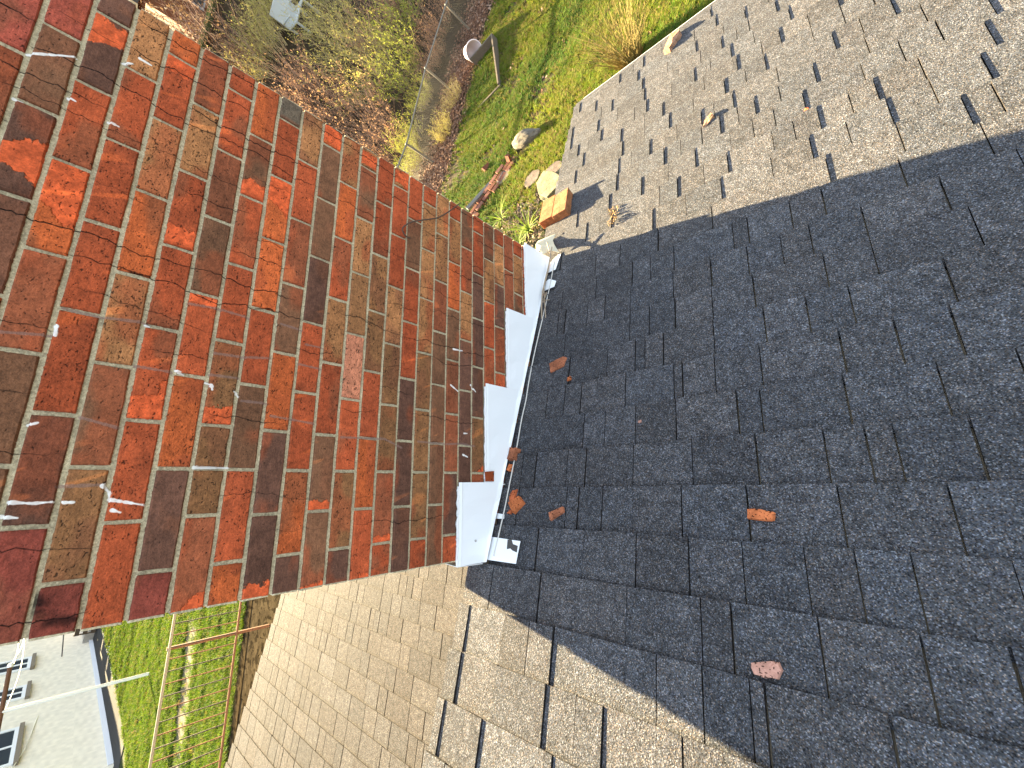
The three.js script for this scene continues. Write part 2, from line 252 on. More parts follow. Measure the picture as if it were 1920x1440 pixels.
const chimney = thing('chimney', 'tall brick chimney of red and brown bricks rising through the shingle roof', 'chimney');
{
  const R = rng(5), TOP = 0.80, BOT = -4.6;
  part('mortar_core', boxGeo(0.006, BOT, -CD + 0.006, CW - 0.006, TOP, -0.009), mortarMat, chimney);
  const mf = new GB(); mf.quad([0.005, -1.72, -0.0062], [CW - 0.005, -1.72, -0.0062], [CW - 0.005, TOP, -0.0062], [0.005, TOP, -0.0062], faceUV(0.005, -1.72), faceUV(CW - 0.005, -1.72), faceUV(CW - 0.005, TOP), faceUV(0.005, TOP));
  part('mortar', mf.build(), brickMat, chimney);
  const J = 0.0048;
  for (let row = -12; row <= 24; row++) {
    const j = joints(row);
    for (let i = 0; i < j.length - 1; i++) {
      const x0 = j[i] + (i ? J : 0), x1 = j[i + 1] - (i < j.length - 2 ? J : 0), yt = -row * COURSE - J, yb = -(row + 1) * COURSE + J;
      const off = (R() - 0.5) * 0.0026, tiltX = (R() - 0.5) * 0.003, tiltY = (R() - 0.5) * 0.002;
      const nx = 6, ny = 2, rim = [], add = (x, y) => rim.push([x + (R() - 0.5) * 0.0022, y + (R() - 0.5) * 0.0022]);
      for (let k = 0; k < nx; k++) add(lerp(x0, x1, k / nx), yb); for (let k = 0; k < ny; k++) add(x1, lerp(yb, yt, k / ny));
      for (let k = 0; k < nx; k++) add(lerp(x1, x0, k / nx), yt); for (let k = 0; k < ny; k++) add(x0, lerp(yt, yb, k / ny));
      const cx = (x0 + x1) / 2, cy = (yb + yt) / 2, zf = (x, y) => off + tiltX * (x - cx) / (x1 - x0) + tiltY * (y - cy) / (yt - yb);
      const inset = ([x, y], d) => [x + Math.sign(cx - x) * Math.min(d, Math.abs(cx - x)), y + Math.sign(cy - y) * Math.min(d, Math.abs(cy - y))];
      const g = new GB(), front = rim.map((q) => { const t = inset(q, 0.0024); return [t[0], t[1], zf(...t)]; }), mid = rim.map((q) => [q[0], q[1], zf(...q) - 0.0028]), back = rim.map((q) => [q[0], q[1], -0.09]);
      const uvIn = (q) => faceUV(...inset(q, 0.0015)), c3 = [cx, cy, zf(cx, cy)];
      for (let k = 0; k < rim.length; k++) { const n = (k + 1) % rim.length;
        g.tri(c3, front[k], front[n], faceUV(cx, cy), faceUV(front[k][0], front[k][1]), faceUV(front[n][0], front[n][1]));
        g.quad(mid[k], mid[n], front[n], front[k], uvIn(rim[k]), uvIn(rim[n]), faceUV(front[n][0], front[n][1]), faceUV(front[k][0], front[k][1]));
        g.quad(back[k], back[n], mid[n], mid[k], uvIn(rim[k]), uvIn(rim[n]), uvIn(rim[n]), uvIn(rim[k])); }
      const br = part('brick', g.build(), brickMat, chimney);
      const sp = spallOf[row + '_' + i]; if (sp && row > -5) br.userData.label = 'brick with a broken bright orange face';
    }
  }
  // bricks of the two flanks and the back
  const side = new GB();
  for (let row = -12; row <= 68; row++) for (const [fx, sx] of [[0, -1], [CW, 1]]) {
    const cuts = (row & 1) ? [-0.1, -0.3, -0.51, -CD] : [-0.1, -0.2, -0.41, -CD];
    const lo = row > 24 ? [0, ...cuts] : cuts;
    for (let i = 0; i < lo.length - 1; i++) { const kc = 'RBMRTDOKR'[Math.floor(R() * 9)], k = (0.8 + 0.4 * R()); side.color = CLAY[kc].map((q) => Math.pow(q * k / 255, 2.2) * 1.1); const yt = -row * COURSE - J, yb = yt - COURSE + 2 * J; side.box(sx < 0 ? fx : fx - 0.08, yb, lo[i + 1] + J, sx < 0 ? fx + 0.08 : fx, yt, lo[i] - J); }
  }
  for (let row = 25; row <= 68; row++) for (let i = 0; i < 6; i++) { const x0 = 0.085 + i * 0.213; side.color = CLAY['RBMRTD'[Math.floor(R() * 6)]].map((q) => Math.pow(q / 255, 2.2) * 1.1); side.box(x0 + J, -(row + 1) * COURSE + J, -0.08, x0 + 0.213 - J, -row * COURSE - J, 0); }
  const sb = part('side_bricks', side.build(), sideBrickMat, chimney); sb.userData.kind = 'stuff';
  const crown = part('crown', boxGeo(-0.05, TOP, -CD - 0.05, CW + 0.05, TOP + 0.09, 0.05), std({ color: rgb(0.38, 0.36, 0.33), map: grainTex, bumpMap: grainTex, bumpScale: 0.002 }), chimney);
  part('flue', new GB().box(0.5, TOP + 0.09, -0.48, 0.9, TOP + 0.32, -0.44).box(0.5, TOP + 0.09, -0.22, 0.9, TOP + 0.32, -0.18).box(0.5, TOP + 0.09, -0.44, 0.54, TOP + 0.32, -0.22).box(0.86, TOP + 0.09, -0.44, 0.9, TOP + 0.32, -0.22).build(), std({ color: rgb(0.4, 0.2, 0.12), map: grainTex }), crown);
}

// ---------------------------------------------------------------- shingle roofs
const shingleMat = std({ map: granuleTex, bumpMap: granuleBump, bumpScale: 0.0011, vertexColors: true, roughness: 0.92 });
const underMat = std({ color: rgb(0.3, 0.23, 0.15), map: grainTex });   // plywood deck
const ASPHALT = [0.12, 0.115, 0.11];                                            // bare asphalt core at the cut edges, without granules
const camP = camera.position.clone();
// cuts: per course, the ends of raised tabs (D), plain cuts (d) and faint butt joints (f) along the course
const CUTS = { '-4': 'D-0.05 D0.13 d0.37 D0.40', '-3': 'D-0.02 d0.15 D0.35', '-2': 'D-0.03 D0.35 d0.67 f0.78 d0.88 D0.91 d1.11', '-1': 'd0.05 d0.27 d0.58 f0.78 D0.85 d1.02', 0: 'd0.07 d0.23 d0.42 d0.60 d0.75 f0.88 d1.01 f1.10 d1.19', 1: 'f0.10 d0.23 f0.33 D0.38 f0.47 d0.58 f0.73 d0.90 d1.09 d1.27', 2: 'f0.09 d0.16 d0.21 f0.31 d0.39 f0.57 d0.76 d0.93 d1.08 D1.16 d1.21 d1.33', 3: 'd0.36 f0.45 d0.57 d0.71 D0.89 d0.95 d1.14 d1.31', 4: 'd0.16 f0.25 d0.33 f0.52 d0.70 D0.73 f0.83 d0.96 d1.15 d1.26 d1.36', 5: 'd0.25 f0.43 d0.55 d0.59 d0.66 f0.83 d0.98 d1.09 d1.19', 6: 'f0.20 d0.35 d0.52 f0.60 D0.70 d0.83 d0.96 d1.15 d1.26', 7: 'd0.14 d0.18 f0.30 d0.39 f0.51 d0.69 d0.83 d0.95 f1.05 d1.13 d1.26', 8: 'd0.14 f0.33 d0.51 f0.59 d0.69 d0.91 d0.96 d1.09 d1.18', 9: 'd0.18 f0.31 d0.44 d0.62 d0.84 D1.21 D1.53', 10: 'd0.08 d0.26 D0.59 D0.88 D1.18 D1.39 D1.60', 11: 'D0.22 D0.37 D0.70 D0.91 D1.22 D1.38 D1.64', 12: 'D0.14 D0.34 D0.52 D0.78 D1.09 D1.19 D1.56', 13: 'D0.37 D0.63 D0.81 D0.89 D1.03 D1.24 D1.55', 14: 'D0.37 D0.55 D0.81 D0.95 D1.32', 15: 'D0.06 D0.38 D0.65 D0.92 D1.09 D1.46', 16: 'D0.10 D0.36 D0.61 D0.98 D1.16 D1.37', 17: 'D0.04 D0.21 D0.51 D0.78 D0.96 D1.21', 18: 'D-0.04 D0.17 D0.49 D0.92 D1.05', 19: 'D-0.05 D0.26 D0.47 D0.79 D1.04', 20: 'D0.12 D0.43 D0.90', 21: 'D-0.03 D0.29 D0.46' };
// tabs of one course: [z0, z1, raised, gap after]
function courseTabs(k, z0, z1, R, cuts) {
  const ev = []; let last = z0;
  for (const t of (cuts[k] ?? '').split(' ').filter(Boolean)) ev.push([t[0], parseFloat(t.slice(1))]);
  const lim = ev.length ? ev[ev.length - 1][1] : z0 - 0.05;
  let z = Math.max(lim, z0) + 0.1 + R() * 0.1; while (z < z1) { ev.push([R() < 0.45 ? 'D' : R() < 0.6 ? 'd' : 'f', z]); z += 0.1 + R() * 0.2; }
  const marks = [];
  ev.forEach(([t, zz], i) => { marks.push([t, zz]); const nx = ev[i + 1]; if (t === 'D' && nx && nx[0] === 'D' && nx[1] - zz > 0.12) { marks.push(['u', zz + (nx[1] - zz) * (0.4 + 0.2 * R())]); if (nx[1] - zz > 0.3 && R() < 0.5) marks.push(['f', zz + (nx[1] - zz) * 0.75]); } });
  const out = []; let state = R() < 0.5;
  for (let i = 0; i <= marks.length; i++) {
    const e = marks[i] ?? ['f', z1]; if (e[1] <= last + 0.012) continue;
    if (e[0] === 'D') state = true; if (e[0] === 'u') state = false;
    out.push([last, Math.min(e[1], z1), state ? 1 : 0, { D: 0.0045, d: 0.004, f: 0.002, u: 0.0025 }[e[0]]]);
    if (e[0] === 'D') state = false; else if (e[0] === 'u') state = true; else if (e[0] === 'd') state = R() < 0.6 ? !state : state;
    last = e[1]; if (e[1] >= z1) break;
  }
  return out;
}
function shingleRoof(group, { slope, y0, pitchX, x0, kMin, kMax, z0, z1, seed, cuts, tint, keep, notch, lift, wide = 1 }) {
  const th = Math.atan(slope), ch = Math.hypot(1, slope), R = rng(seed), E = pitchX * ch, tabs = [];
  const local = new THREE.Matrix4().makeRotationZ(-th).setPosition(0, y0, 0);
  for (let k = kMin; k <= kMax; k++) {
    const sb = (x0 + pitchX * (k + 1)) * ch, st = sb - E;
    for (const [a0, b0, up, gap0] of courseTabs(k, z0, z1, R, cuts)) {
      let a = a0, b = b0; const gap = gap0 * wide, xm = x0 + pitchX * (k + 0.5);
      if (notch && xm > notch[0] && xm < notch[1]) { if (b < notch[2] + 0.01) continue; a = Math.max(a, notch[2]); }
      const hb = up ? 0.0088 + lift + R() * 0.0015 : 0.0088 + R() * 0.002, ht = up ? -0.0056 + lift : -0.0056, t = up ? lift + 0.0062 : 0.0066, ov = 0.022;
      const j = () => (R() - 0.5) * 0.003, jb0 = sb + j(), jb1 = sb + j(), za0 = a + gap / 2 + j() * 0.4, za1 = a + gap / 2 + j() * 0.4, zb0 = b - gap / 2 + j() * 0.4, zb1 = b - gap / 2 + j() * 0.4;
      const g = new GB(), tone = (0.84 + 0.3 * R()) * (up ? 0.97 : 1.05), warm = 1 + (R() - 0.5) * 0.06; g.color = [tint[0] * tone * warm, tint[1] * tone, tint[2] * tone / warm];
      const P = [[st - ov, ht - t, za0], [jb0, hb - t, za1], [jb1, hb - t, zb1], [st - ov, ht - t, zb0], [st - ov, ht, za0], [jb0, hb, za1], [jb1, hb, zb1], [st - ov, ht, zb0]];
      if (notch && xm > notch[0] && xm < notch[1] && a < 0.07) { const q = 0.009 * R(); P[1][1] += q; P[5][1] += q; }
      const ou = R() * 7, ow = R() * 7, U = (q) => [q[0] + ou + q[1], q[2] + ow + q[1]], Q = (i, l, m, n) => g.quad(P[i], P[l], P[m], P[n], U(P[i]), U(P[l]), U(P[m]), U(P[n]));
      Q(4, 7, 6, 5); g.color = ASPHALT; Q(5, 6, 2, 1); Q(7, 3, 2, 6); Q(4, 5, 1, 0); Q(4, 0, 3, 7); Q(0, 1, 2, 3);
      const c = V((st + sb) / 2, 0, (a + b) / 2).applyMatrix4(local), d = c.clone().sub(camP), r = d.length();
      const n = V(Math.sin(th), Math.cos(th), 0), ahead = d.dot(V(0.2428, -0.7172, -0.6532));
      let vis = Math.abs(n.dot(d)) / r * (b - a) * E / (r * r); if (ahead < 0.2) vis *= 0.001;
      const q = d.clone().sub(V(0.2428, -0.7172, -0.6532).multiplyScalar(ahead)).divideScalar(Math.max(ahead, 0.01));
      if (Math.abs(q.dot(V(-0.01816, -0.67658, 0.73615))) > 1.32 || Math.abs(q.dot(V(-0.96991, -0.16687, -0.1773))) > 1.0) vis *= 0.001;
      tabs.push({ g: g.build(), vis });
    }
  }
  group.position.set(0, y0, 0); group.rotation.z = -th;
  tabs.sort((p, q) => q.vis - p.vis);
  tabs.slice(0, keep).forEach((t) => part('shingle', t.g, shingleMat, group));
  if (tabs.length > keep) part('shingle_field', mergeGeometries(tabs.slice(keep).map((t) => t.g)), shingleMat, group).userData.kind = 'stuff';
}
const MAIN = { slope: 0.335, y0: -1.155 }, chM = Math.hypot(1, 0.335), nM = V(0.335, 1, 0).normalize();
const roofY = (x) => MAIN.y0 - MAIN.slope * x;
const onRoof = (x, z, n) => [x + nM.x * n, roofY(x) + nM.y * n, z];
const roof = thing('shingle_roof', 'grey shingle roof sloping past the brick chimney, half in its shadow', 'roof');
shingleRoof(roof, { slope: 0.335, y0: -1.155, pitchX: 0.1366, x0: -0.029, kMin: -14, kMax: 21, z0: -0.09, z1: 2.6, seed: 77, cuts: CUTS, tint: [0.33, 0.355, 0.378], keep: 290, notch: [-0.06, 1.5, 0.003], lift: 0.0042 });
{
  const deck = new GB(); deck.box(-2.0 * chM, -0.03, 0.012, 3.03 * chM, -0.0125, 2.6); deck.box(-2.0 * chM, -0.03, -0.085, -0.006, -0.0125, 0.012); deck.box(1.455 * chM, -0.03, -0.085, 3.03 * chM, -0.0125, 0.012);
  part('roof_deck', deck.build(), underMat, roof);
  // starter strip that ends at the drip edge
  const st = new GB(); st.color = [0.33, 0.355, 0.378]; st.box(2.96 * chM, -0.012, -0.09, 3.045 * chM, -0.004, 2.6);
  part('starter_strip', st.build(), shingleMat, roof);
  const drip = new GB(); drip.box(3.036 * chM, -0.019, -0.03, 3.062 * chM, -0.0135, 2.6); drip.box(3.058 * chM, -0.06, -0.03, 3.064 * chM, -0.0095, 2.6); drip.box(3.066 * chM, -0.1, 0.0, 3.078 * chM, -0.026, 2.6);
  part('drip_edge', drip.build(), std({ color: rgb(0.72, 0.7, 0.66), roughness: 0.5 }), roof);
  part('rake_trim', new GB().box(1.47 * chM, -0.14, -0.082, 3.0 * chM, -0.031, -0.062).box(-2 * chM, -0.14, -0.082, -0.03, -0.031, -0.062).build(), std({ color: rgb(0.6, 0.58, 0.54), roughness: 0.6 }), roof);
}
const lowRoof = thing('shingle_roof', 'sunlit beige grey lower shingle roof beyond the chimney, reaching to the iron fence', 'roof');
shingleRoof(lowRoof, { slope: 0.235, y0: -2.05, pitchX: 0.1392, x0: 0.02, kMin: -30, kMax: 9, z0: -3.92, z1: -0.5, seed: 31, cuts: {}, tint: [0.26, 0.255, 0.24], keep: 295, lift: 0.0012, wide: 1.7 });
{
  const c2 = Math.hypot(1, 0.235);
  part('roof_deck', boxGeo(-4.2 * c2, -0.03, -3.9, 1.4 * c2, -0.0125, -0.45), underMat, lowRoof);
  part('rake_trim', boxGeo(-4.2 * c2, -0.15, -3.9, 1.4 * c2, -0.031, -3.87), std({ color: rgb(0.5, 0.46, 0.4), roughness: 0.7 }), lowRoof);
}
const sidingMat = std({ color: rgb(0.5, 0.47, 0.42), map: grainTex });
{
  const hw = thing('house_wall', 'plain painted gable wall under the rake of the main roof', 'wall');
  const s = new THREE.Shape([[-2.0, -4.6], [2.72, -4.6], [2.72, roofY(2.72) - 0.05], [1.47, roofY(1.47) - 0.05], [1.47, -4.6]].map((q) => new THREE.Vector2(...q)));
  const poly = (pts, z0, z1) => { const g = new THREE.ExtrudeGeometry(new THREE.Shape(pts.map((q) => new THREE.Vector2(...q))), { depth: z1 - z0, bevelEnabled: false }); g.translate(0, 0, z0); return g; };
  part('gable_panel', poly([[1.47, -4.7], [2.72, -4.7], [2.72, roofY(2.72) - 0.04], [1.47, roofY(1.47) - 0.04]], -0.05, 0.1), sidingMat, hw);
  part('gable_panel', poly([[-2.0, -4.7], [-0.02, -4.7], [-0.02, roofY(-0.02) - 0.04], [-2.0, roofY(-2.0) - 0.04]], -0.05, 0.1), sidingMat, hw);
  part('side_panel', boxGeo(2.6, -4.9, 0.1, 2.72, roofY(2.72) - 0.05, 2.6), sidingMat, hw);
  const lw = thing('house_wall', 'low wall that carries the sunlit lower roof', 'wall');
  part('end_panel', poly([[-4.0, -4.7], [1.25, -4.7], [1.25, -2.05 - 0.235 * 1.25 - 0.06], [-4.0, -2.05 + 0.235 * 4 - 0.06]], -3.7, -3.58), sidingMat, lw);
  part('side_panel', boxGeo(1.13, -4.7, -3.58, 1.25, -2.41, -0.68), sidingMat, lw);
}

// ---------------------------------------------------------------- white metal flashing along the chimney foot
const whiteMetal = std({ color: rgb(0.78, 0.79, 0.79), roughness: 0.42, bumpMap: grainTex, bumpScale: 0.0002 });
const caulkMat = std({ color: rgb(0.74, 0.73, 0.7), roughness: 0.7, bumpMap: grainTex, bumpScale: 0.002 });
{
  const R = rng(21), fl = thing('step_flashing', 'white stepped metal flashing along the foot of the brick chimney', 'flashing');
  const panels = [[-0.016, 0.272, -0.996, 0], [0.262, 0.672, -1.134, 1], [0.655, 1.055, -1.268, 2], [1.042, 1.462, -1.412, 3]];
  for (const [xa, xb, yt, k] of panels) {
    const grid = [], nu = 10;
    for (let i = 0; i <= nu; i++) {
      const x = lerp(xa, xb, i / nu), w = 0.0016 * Math.sin(i * 1.7 + k * 2), yb = roofY(x) + 0.026 + 0.004 * (vnoise(x * 9, k, 3) - 0.5), z = 0.004 + (3 - k) * 0.0009;
      const yy = (t) => lerp(yt, yb, t);
      grid.push([[x, yt, z + 0.001], [x, yt - 0.013, z + 0.0036], [x, yt - 0.016, z + 0.0016], [x, yy(0.45), z + 0.004 + w], [x, yy(0.9), z + 0.007 + w], [x, yb, z + 0.012]]);
    }
    const p = part('flashing_panel', sheet(grid, 0.0014), whiteMetal, fl);
    // lumpy caulk along the top edge and down the open end
    const bead = new GB(); let a = V(xa, yt + 0.002, 0.006);
    for (let x = xa; x < xb - 0.02;) { const st = 0.008 + R() * 0.014, b = V(Math.min(x + st, xb - 0.015), yt + 0.002 + (R() - 0.5) * 0.005, 0.006); bead.stick(a, b, 0.0034 + R() * 0.0028, 0.003 + R() * 0.0028, 6); a = b; x += st; }
    if (k) { a = V(xa + 0.001, yt, 0.007); for (let y = yt; y > yt - 0.11;) { const st = 0.012 + R() * 0.012, b = V(xa + (R() - 0.5) * 0.004, y - st, 0.008); bead.stick(a, b, 0.002 + R() * 0.002, 0.002 + R() * 0.002, 6); a = b; y -= st; } }
    part('caulk', bead.build(), caulkMat, p);
    if (k === 1) { const gb = new GB(); part('tar_patch', sheet([[[0.275, -1.128, 0.0095], [0.275, -1.17, 0.0135]], [[0.312, -1.125, 0.0095], [0.315, -1.172, 0.0135]]], 0.002), std({ color: rgb(0.36, 0.075, 0.025), map: clayTex }), p); }
  }
  part('corner_return', sheet([[[-0.018, -0.996, 0.006], [-0.02, roofY(0) + 0.05, 0.02]], [[-0.012, -0.998, -0.09], [-0.02, roofY(0) + 0.03, -0.09]]], 0.0014), whiteMetal, fl);
  // screw with a run of sealant on the first panel
  part('screw', new THREE.SphereGeometry(0.0045, 8, 6).translate(0.062, -1.075, 0.013), std({ color: rgb(0.35, 0.34, 0.32), roughness: 0.5 }), fl);
  // pale hem of the base flashing, lying on the shingles under the panels
  const hem = []; for (let i = 0; i <= 16; i++) { const x = lerp(0.0, 1.42, i / 16); hem.push(onRoof(x, 0.038 + 0.008 * vnoise(i * 0.7, 3, 8) + 0.005 * Math.sin(i * 0.5), 0.0155 + 0.002 * R())); }
  part('hem', tube(hem, 0.0027, 60, 6), std({ color: rgb(0.5, 0.47, 0.42), roughness: 0.6 }), fl);
  // leaves of the step flashing that peep out between the courses
  const leaf = (pts, n) => sheet([[onRoof(...pts[0], n), onRoof(...pts[1], n)], [onRoof(...pts[3], n), onRoof(...pts[2], n)]], 0.0014);
  const tab = part('flashing_leaf', leaf([[-0.015, -0.03], [-0.015, 0.155], [0.058, 0.157], [0.064, -0.016]], 0.0135), whiteMetal, fl);
  const tarPts = [[0.026, 0.098], [0.06, 0.092], [0.062, 0.114], [0.046, 0.126], [0.042, 0.152], [0.019, 0.153], [0.024, 0.128], [0.03, 0.116]];
  const tg = new GB(); const tc = [0.042, 0.118]; tarPts.forEach((q, i) => { const w = tarPts[(i + 1) % tarPts.length]; tg.tri(onRoof(...tc, 0.0165), onRoof(...w, 0.0148), onRoof(...q, 0.0148)); });
  part('tar_patch', tg.build(), std({ color: rgb(0.09, 0.085, 0.08), map: grainTex, bumpMap: grainTex, bumpScale: 0.0015 }), tab);
  part('flashing_leaf', leaf([[0.128, 0.0], [0.13, 0.052], [0.145, 0.05], [0.15, 0.0]], 0.012), whiteMetal, fl);
  part('flashing_leaf', leaf([[1.24, 0.0], [1.24, 0.075], [1.275, 0.08], [1.33, 0.0]], 0.0125), whiteMetal, fl);
  part('flashing_leaf', leaf([[1.36, 0.0], [1.36, 0.06], [1.46, 0.075], [1.47, 0.0]], 0.0125), whiteMetal, fl);
  // crumpled end that catches the sun at the right corner
  const cr = [[[1.45, -1.55, 0.018], [1.49, -1.6, 0.03], [1.47, roofY(1.47) + 0.025, 0.07]], [[1.5, -1.57, -0.02], [1.545, -1.6, -0.03], [1.53, roofY(1.53) + 0.05, 0.045]], [[1.54, -1.62, -0.08], [1.6, -1.63, -0.09], [1.6, roofY(1.6) + 0.02, 0.0]], [[1.57, -1.66, -0.12], [1.64, -1.665, -0.1], [1.65, roofY(1.65) + 0.015, 0.005]]];
  part('crumpled_end', sheet(cr, 0.0014), std({ color: rgb(0.42, 0.38, 0.27), roughness: 0.6 }), fl);
}

// ---------------------------------------------------------------- loose bricks, brick chips and litter on the roof
const clay = (r, g, b) => std({ color: rgb(r, g, b), map: clayTex, bumpMap: clayTex, bumpScale: 0.0012, roughness: 0.92 });
const chipMats = [clay(0.5, 0.13, 0.05), clay(0.58, 0.17, 0.06), clay(0.42, 0.15, 0.075), clay(0.5, 0.26, 0.19)];
function chip(poly, th, mat, label, seed, category = 'brick chip', base = 0.006) {
  const R = rng(seed), g = new GB(), c = poly.reduce((s, q) => [s[0] + q[0] / poly.length, s[1] + q[1] / poly.length], [0, 0]);
  const fine = []; poly.forEach((q, i) => { const w = poly[(i + 1) % poly.length]; fine.push(q, [lerp(q[0], w[0], 0.5) + (R() - 0.5) * 0.004, lerp(q[1], w[1], 0.5) + (R() - 0.5) * 0.004]); });
  const top = fine.map((q) => onRoof(lerp(q[0], c[0], 0.06), lerp(q[1], c[1], 0.06), base + th * (0.75 + 0.4 * R()))), bot = fine.map((q) => onRoof(...q, base - 0.004)), ct = onRoof(...c, base + th * 1.1), cb = onRoof(...c, base - 0.004);
  const U = (p) => [p[0] * 3, p[2] * 3 + p[1]];
  fine.forEach((_, i) => { const n = (i + 1) % fine.length; g.tri(ct, top[n], top[i], U(ct), U(top[n]), U(top[i])); g.quad(bot[i], top[i], top[n], bot[n], U(bot[i]), U(top[i]), U(top[n]), U(bot[n])); g.tri(cb, bot[i], bot[n]); });
  return solo('brick_chip', g.build(), mat, label, category);
}
chip([[0.78, 0.137], [0.8, 0.213], [0.786, 0.238], [0.748, 0.222], [0.732, 0.153]], 0.012, chipMats[2], 'flat five sided red brick flake lying on shaded shingles by the flashing', 1);
chip([[0.676, 0.249], [0.69, 0.252], [0.695, 0.264], [0.68, 0.266]], 0.007, chipMats[1], 'small orange brick crumb below the five sided flake on the shingles', 2);
chip([[0.452, 0.582], [0.462, 0.583], [0.463, 0.593], [0.454, 0.594]], 0.004, chipMats[3], 'tiny pale brick crumb alone on the shaded shingles', 3);
chip([[0.182, 0.898], [0.183, 0.93], [0.177, 0.96], [0.158, 0.956], [0.161, 0.897]], 0.01, chipMats[1], 'bright orange bar shaped brick chip on shaded shingles', 4);
chip([[-0.137, 0.886], [-0.125, 0.928], [-0.124, 0.94], [-0.138, 0.946], [-0.155, 0.937], [-0.159, 0.91], [-0.157, 0.891]], 0.012, chipMats[3], 'rough pinkish brick flake on shaded shingles near the shadow edge', 5);
chip([[0.187, 0.061], [0.214, 0.11], [0.189, 0.141], [0.149, 0.097]], 0.014, chipMats[1], 'bright orange squarish brick chip beside the lowest white flashing panel', 6);
chip([[0.236, 0.07], [0.24, 0.094], [0.2, 0.086], [0.19, 0.066], [0.21, 0.058]], 0.011, chipMats[0], 'jagged red brick chip leaning against the squarish orange chip', 7);
chip([[0.15, 0.06], [0.165, 0.07], [0.16, 0.084], [0.148, 0.076]], 0.008, chipMats[0], 'red brick crumb tucked under the squarish orange chip', 8);
chip([[0.158, 0.262], [0.179, 0.323], [0.161, 0.328], [0.132, 0.274]], 0.011, chipMats[2], 'long brown red brick sliver on shingles near the white flashing', 9);
chip([[1.858, 0.818], [1.9, 0.824], [1.935, 0.856], [1.908, 0.868], [1.872, 0.85]], 0.013, clay(0.44, 0.24, 0.13), 'small tan brick sliver on the sunlit shingles', 10);
chip([[1.612, 1.182], [1.624, 1.184], [1.626, 1.196], [1.614, 1.198]], 0.008, chipMats[0], 'tiny red brick crumb at a cut in the sunlit shingles', 11);
chip([[2.805, 0.604], [2.945, 0.651], [2.929, 0.70], [2.897, 0.71], [2.824, 0.68], [2.787, 0.641]], 0.03, clay(0.4, 0.22, 0.13), 'long broken brick slab lying on the sunlit shingles by the eave', 12);
chip([[0.352, 0.02], [0.352, 0.058], [0.402, 0.06], [0.405, 0.022]], 0.03, chipMats[2], 'red brick chunk caught against the white flashing panel', 13);
chip([[0.31, 0.024], [0.308, 0.044], [0.335, 0.046], [0.34, 0.026]], 0.02, chipMats[1], 'crumbled orange brick bit behind the chunk against the flashing', 14);
{
  const bm = clay(0.36, 0.155, 0.068);
  const put = (z, s, turn, label, dark) => { const m = solo('loose_brick', new RoundedBoxGeometry(0.2, 0.053, 0.094, 2, 0.003), dark ? clay(0.33, 0.14, 0.06) : bm, label, 'brick', 'two loose bricks at the roof edge'); m.position.set(...onRoof(s, z, 0.0325)); m.rotation.set(0, turn, -Math.atan(0.335)); m.rotation.order = 'ZYX'; const uv = m.geometry.attributes.uv; for (let i = 0; i < uv.count; i++) uv.setXY(i, uv.getX(i) * 0.5 + z, uv.getY(i) * 0.3 + s); };
  put(0.031, 1.842, 0.06, 'loose orange brick on sunlit shingles, the one nearer the long shadow', false);
  put(-0.066, 1.85, 0.05, 'loose orange brick hanging over the edge of the roof beside its twin', true);
}
{ // dried plant scrap and twigs
  const R = rng(9), g = new GB();
  for (let i = 0; i < 70; i++) { const a = V(...onRoof(1.50 + R() * 0.12, 0.40 + (R() - 0.5) * 0.05 - 0.02, 0.008 + R() * 0.01)), b = a.clone().add(V((R() - 0.5) * 0.03, R() * 0.018, (R() - 0.5) * 0.03)); g.stick(a, b, 0.0014 + R() * 0.002, 0.0008, 3); }
  solo('dried_plant_scrap', g.build(), std({ color: rgb(0.27, 0.18, 0.09) }), 'curled brown scrap of dried plant on sunlit shingles', 'dried plant');
  const tw = new GB();
  const path = (pts, r) => { for (let i = 0; i < pts.length - 1; i++) tw.stick(V(...pts[i]), V(...pts[i + 1]), r, r * 0.85, 5); };
  path([onRoof(1.5, 0.03, 0.09), onRoof(1.42, 0.05, 0.06), onRoof(1.3, 0.042, 0.05), onRoof(1.2, 0.035, 0.05), onRoof(1.12, 0.035, 0.035), onRoof(1.05, 0.04, 0.02)], 0.004);
  path([onRoof(1.47, 0.055, 0.07), onRoof(1.36, 0.045, 0.055), onRoof(1.24, 0.03, 0.045), onRoof(1.16, 0.04, 0.028), onRoof(1.05, 0.062, 0.016)], 0.003);
  for (let i = 0; i < 10; i++) { const a = V(...onRoof(1.13 + R() * 0.06, 0.028 + R() * 0.02, 0.03)); path([a.toArray(), a.clone().add(V((R() - 0.5) * 0.09, (R() - 0.5) * 0.03, R() * 0.04 - 0.005)).toArray()], 0.0022); }
  solo('dry_vine', tw.build(), std({ color: rgb(0.3, 0.23, 0.16) }), 'dry brown vine trailing along the white flashing', 'vine');
  const wire = solo('cable', tube([[1.17, -0.745, 0.004], [1.165, -0.72, 0.01], [1.182, -0.703, 0.014], [1.207, -0.717, 0.016], [1.23, -0.74, 0.018], [1.262, -0.787, 0.02], [1.305, -0.852, 0.022], [1.358, -0.904, 0.02], [1.405, -0.943, 0.018], [1.452, -0.981, 0.012], [1.475, -1.0, -0.02]], 0.0026, 50, 6), std({ color: rgb(0.09, 0.06, 0.045) }), 'thin dark wire curling loosely across the chimney bricks', 'wire');
}

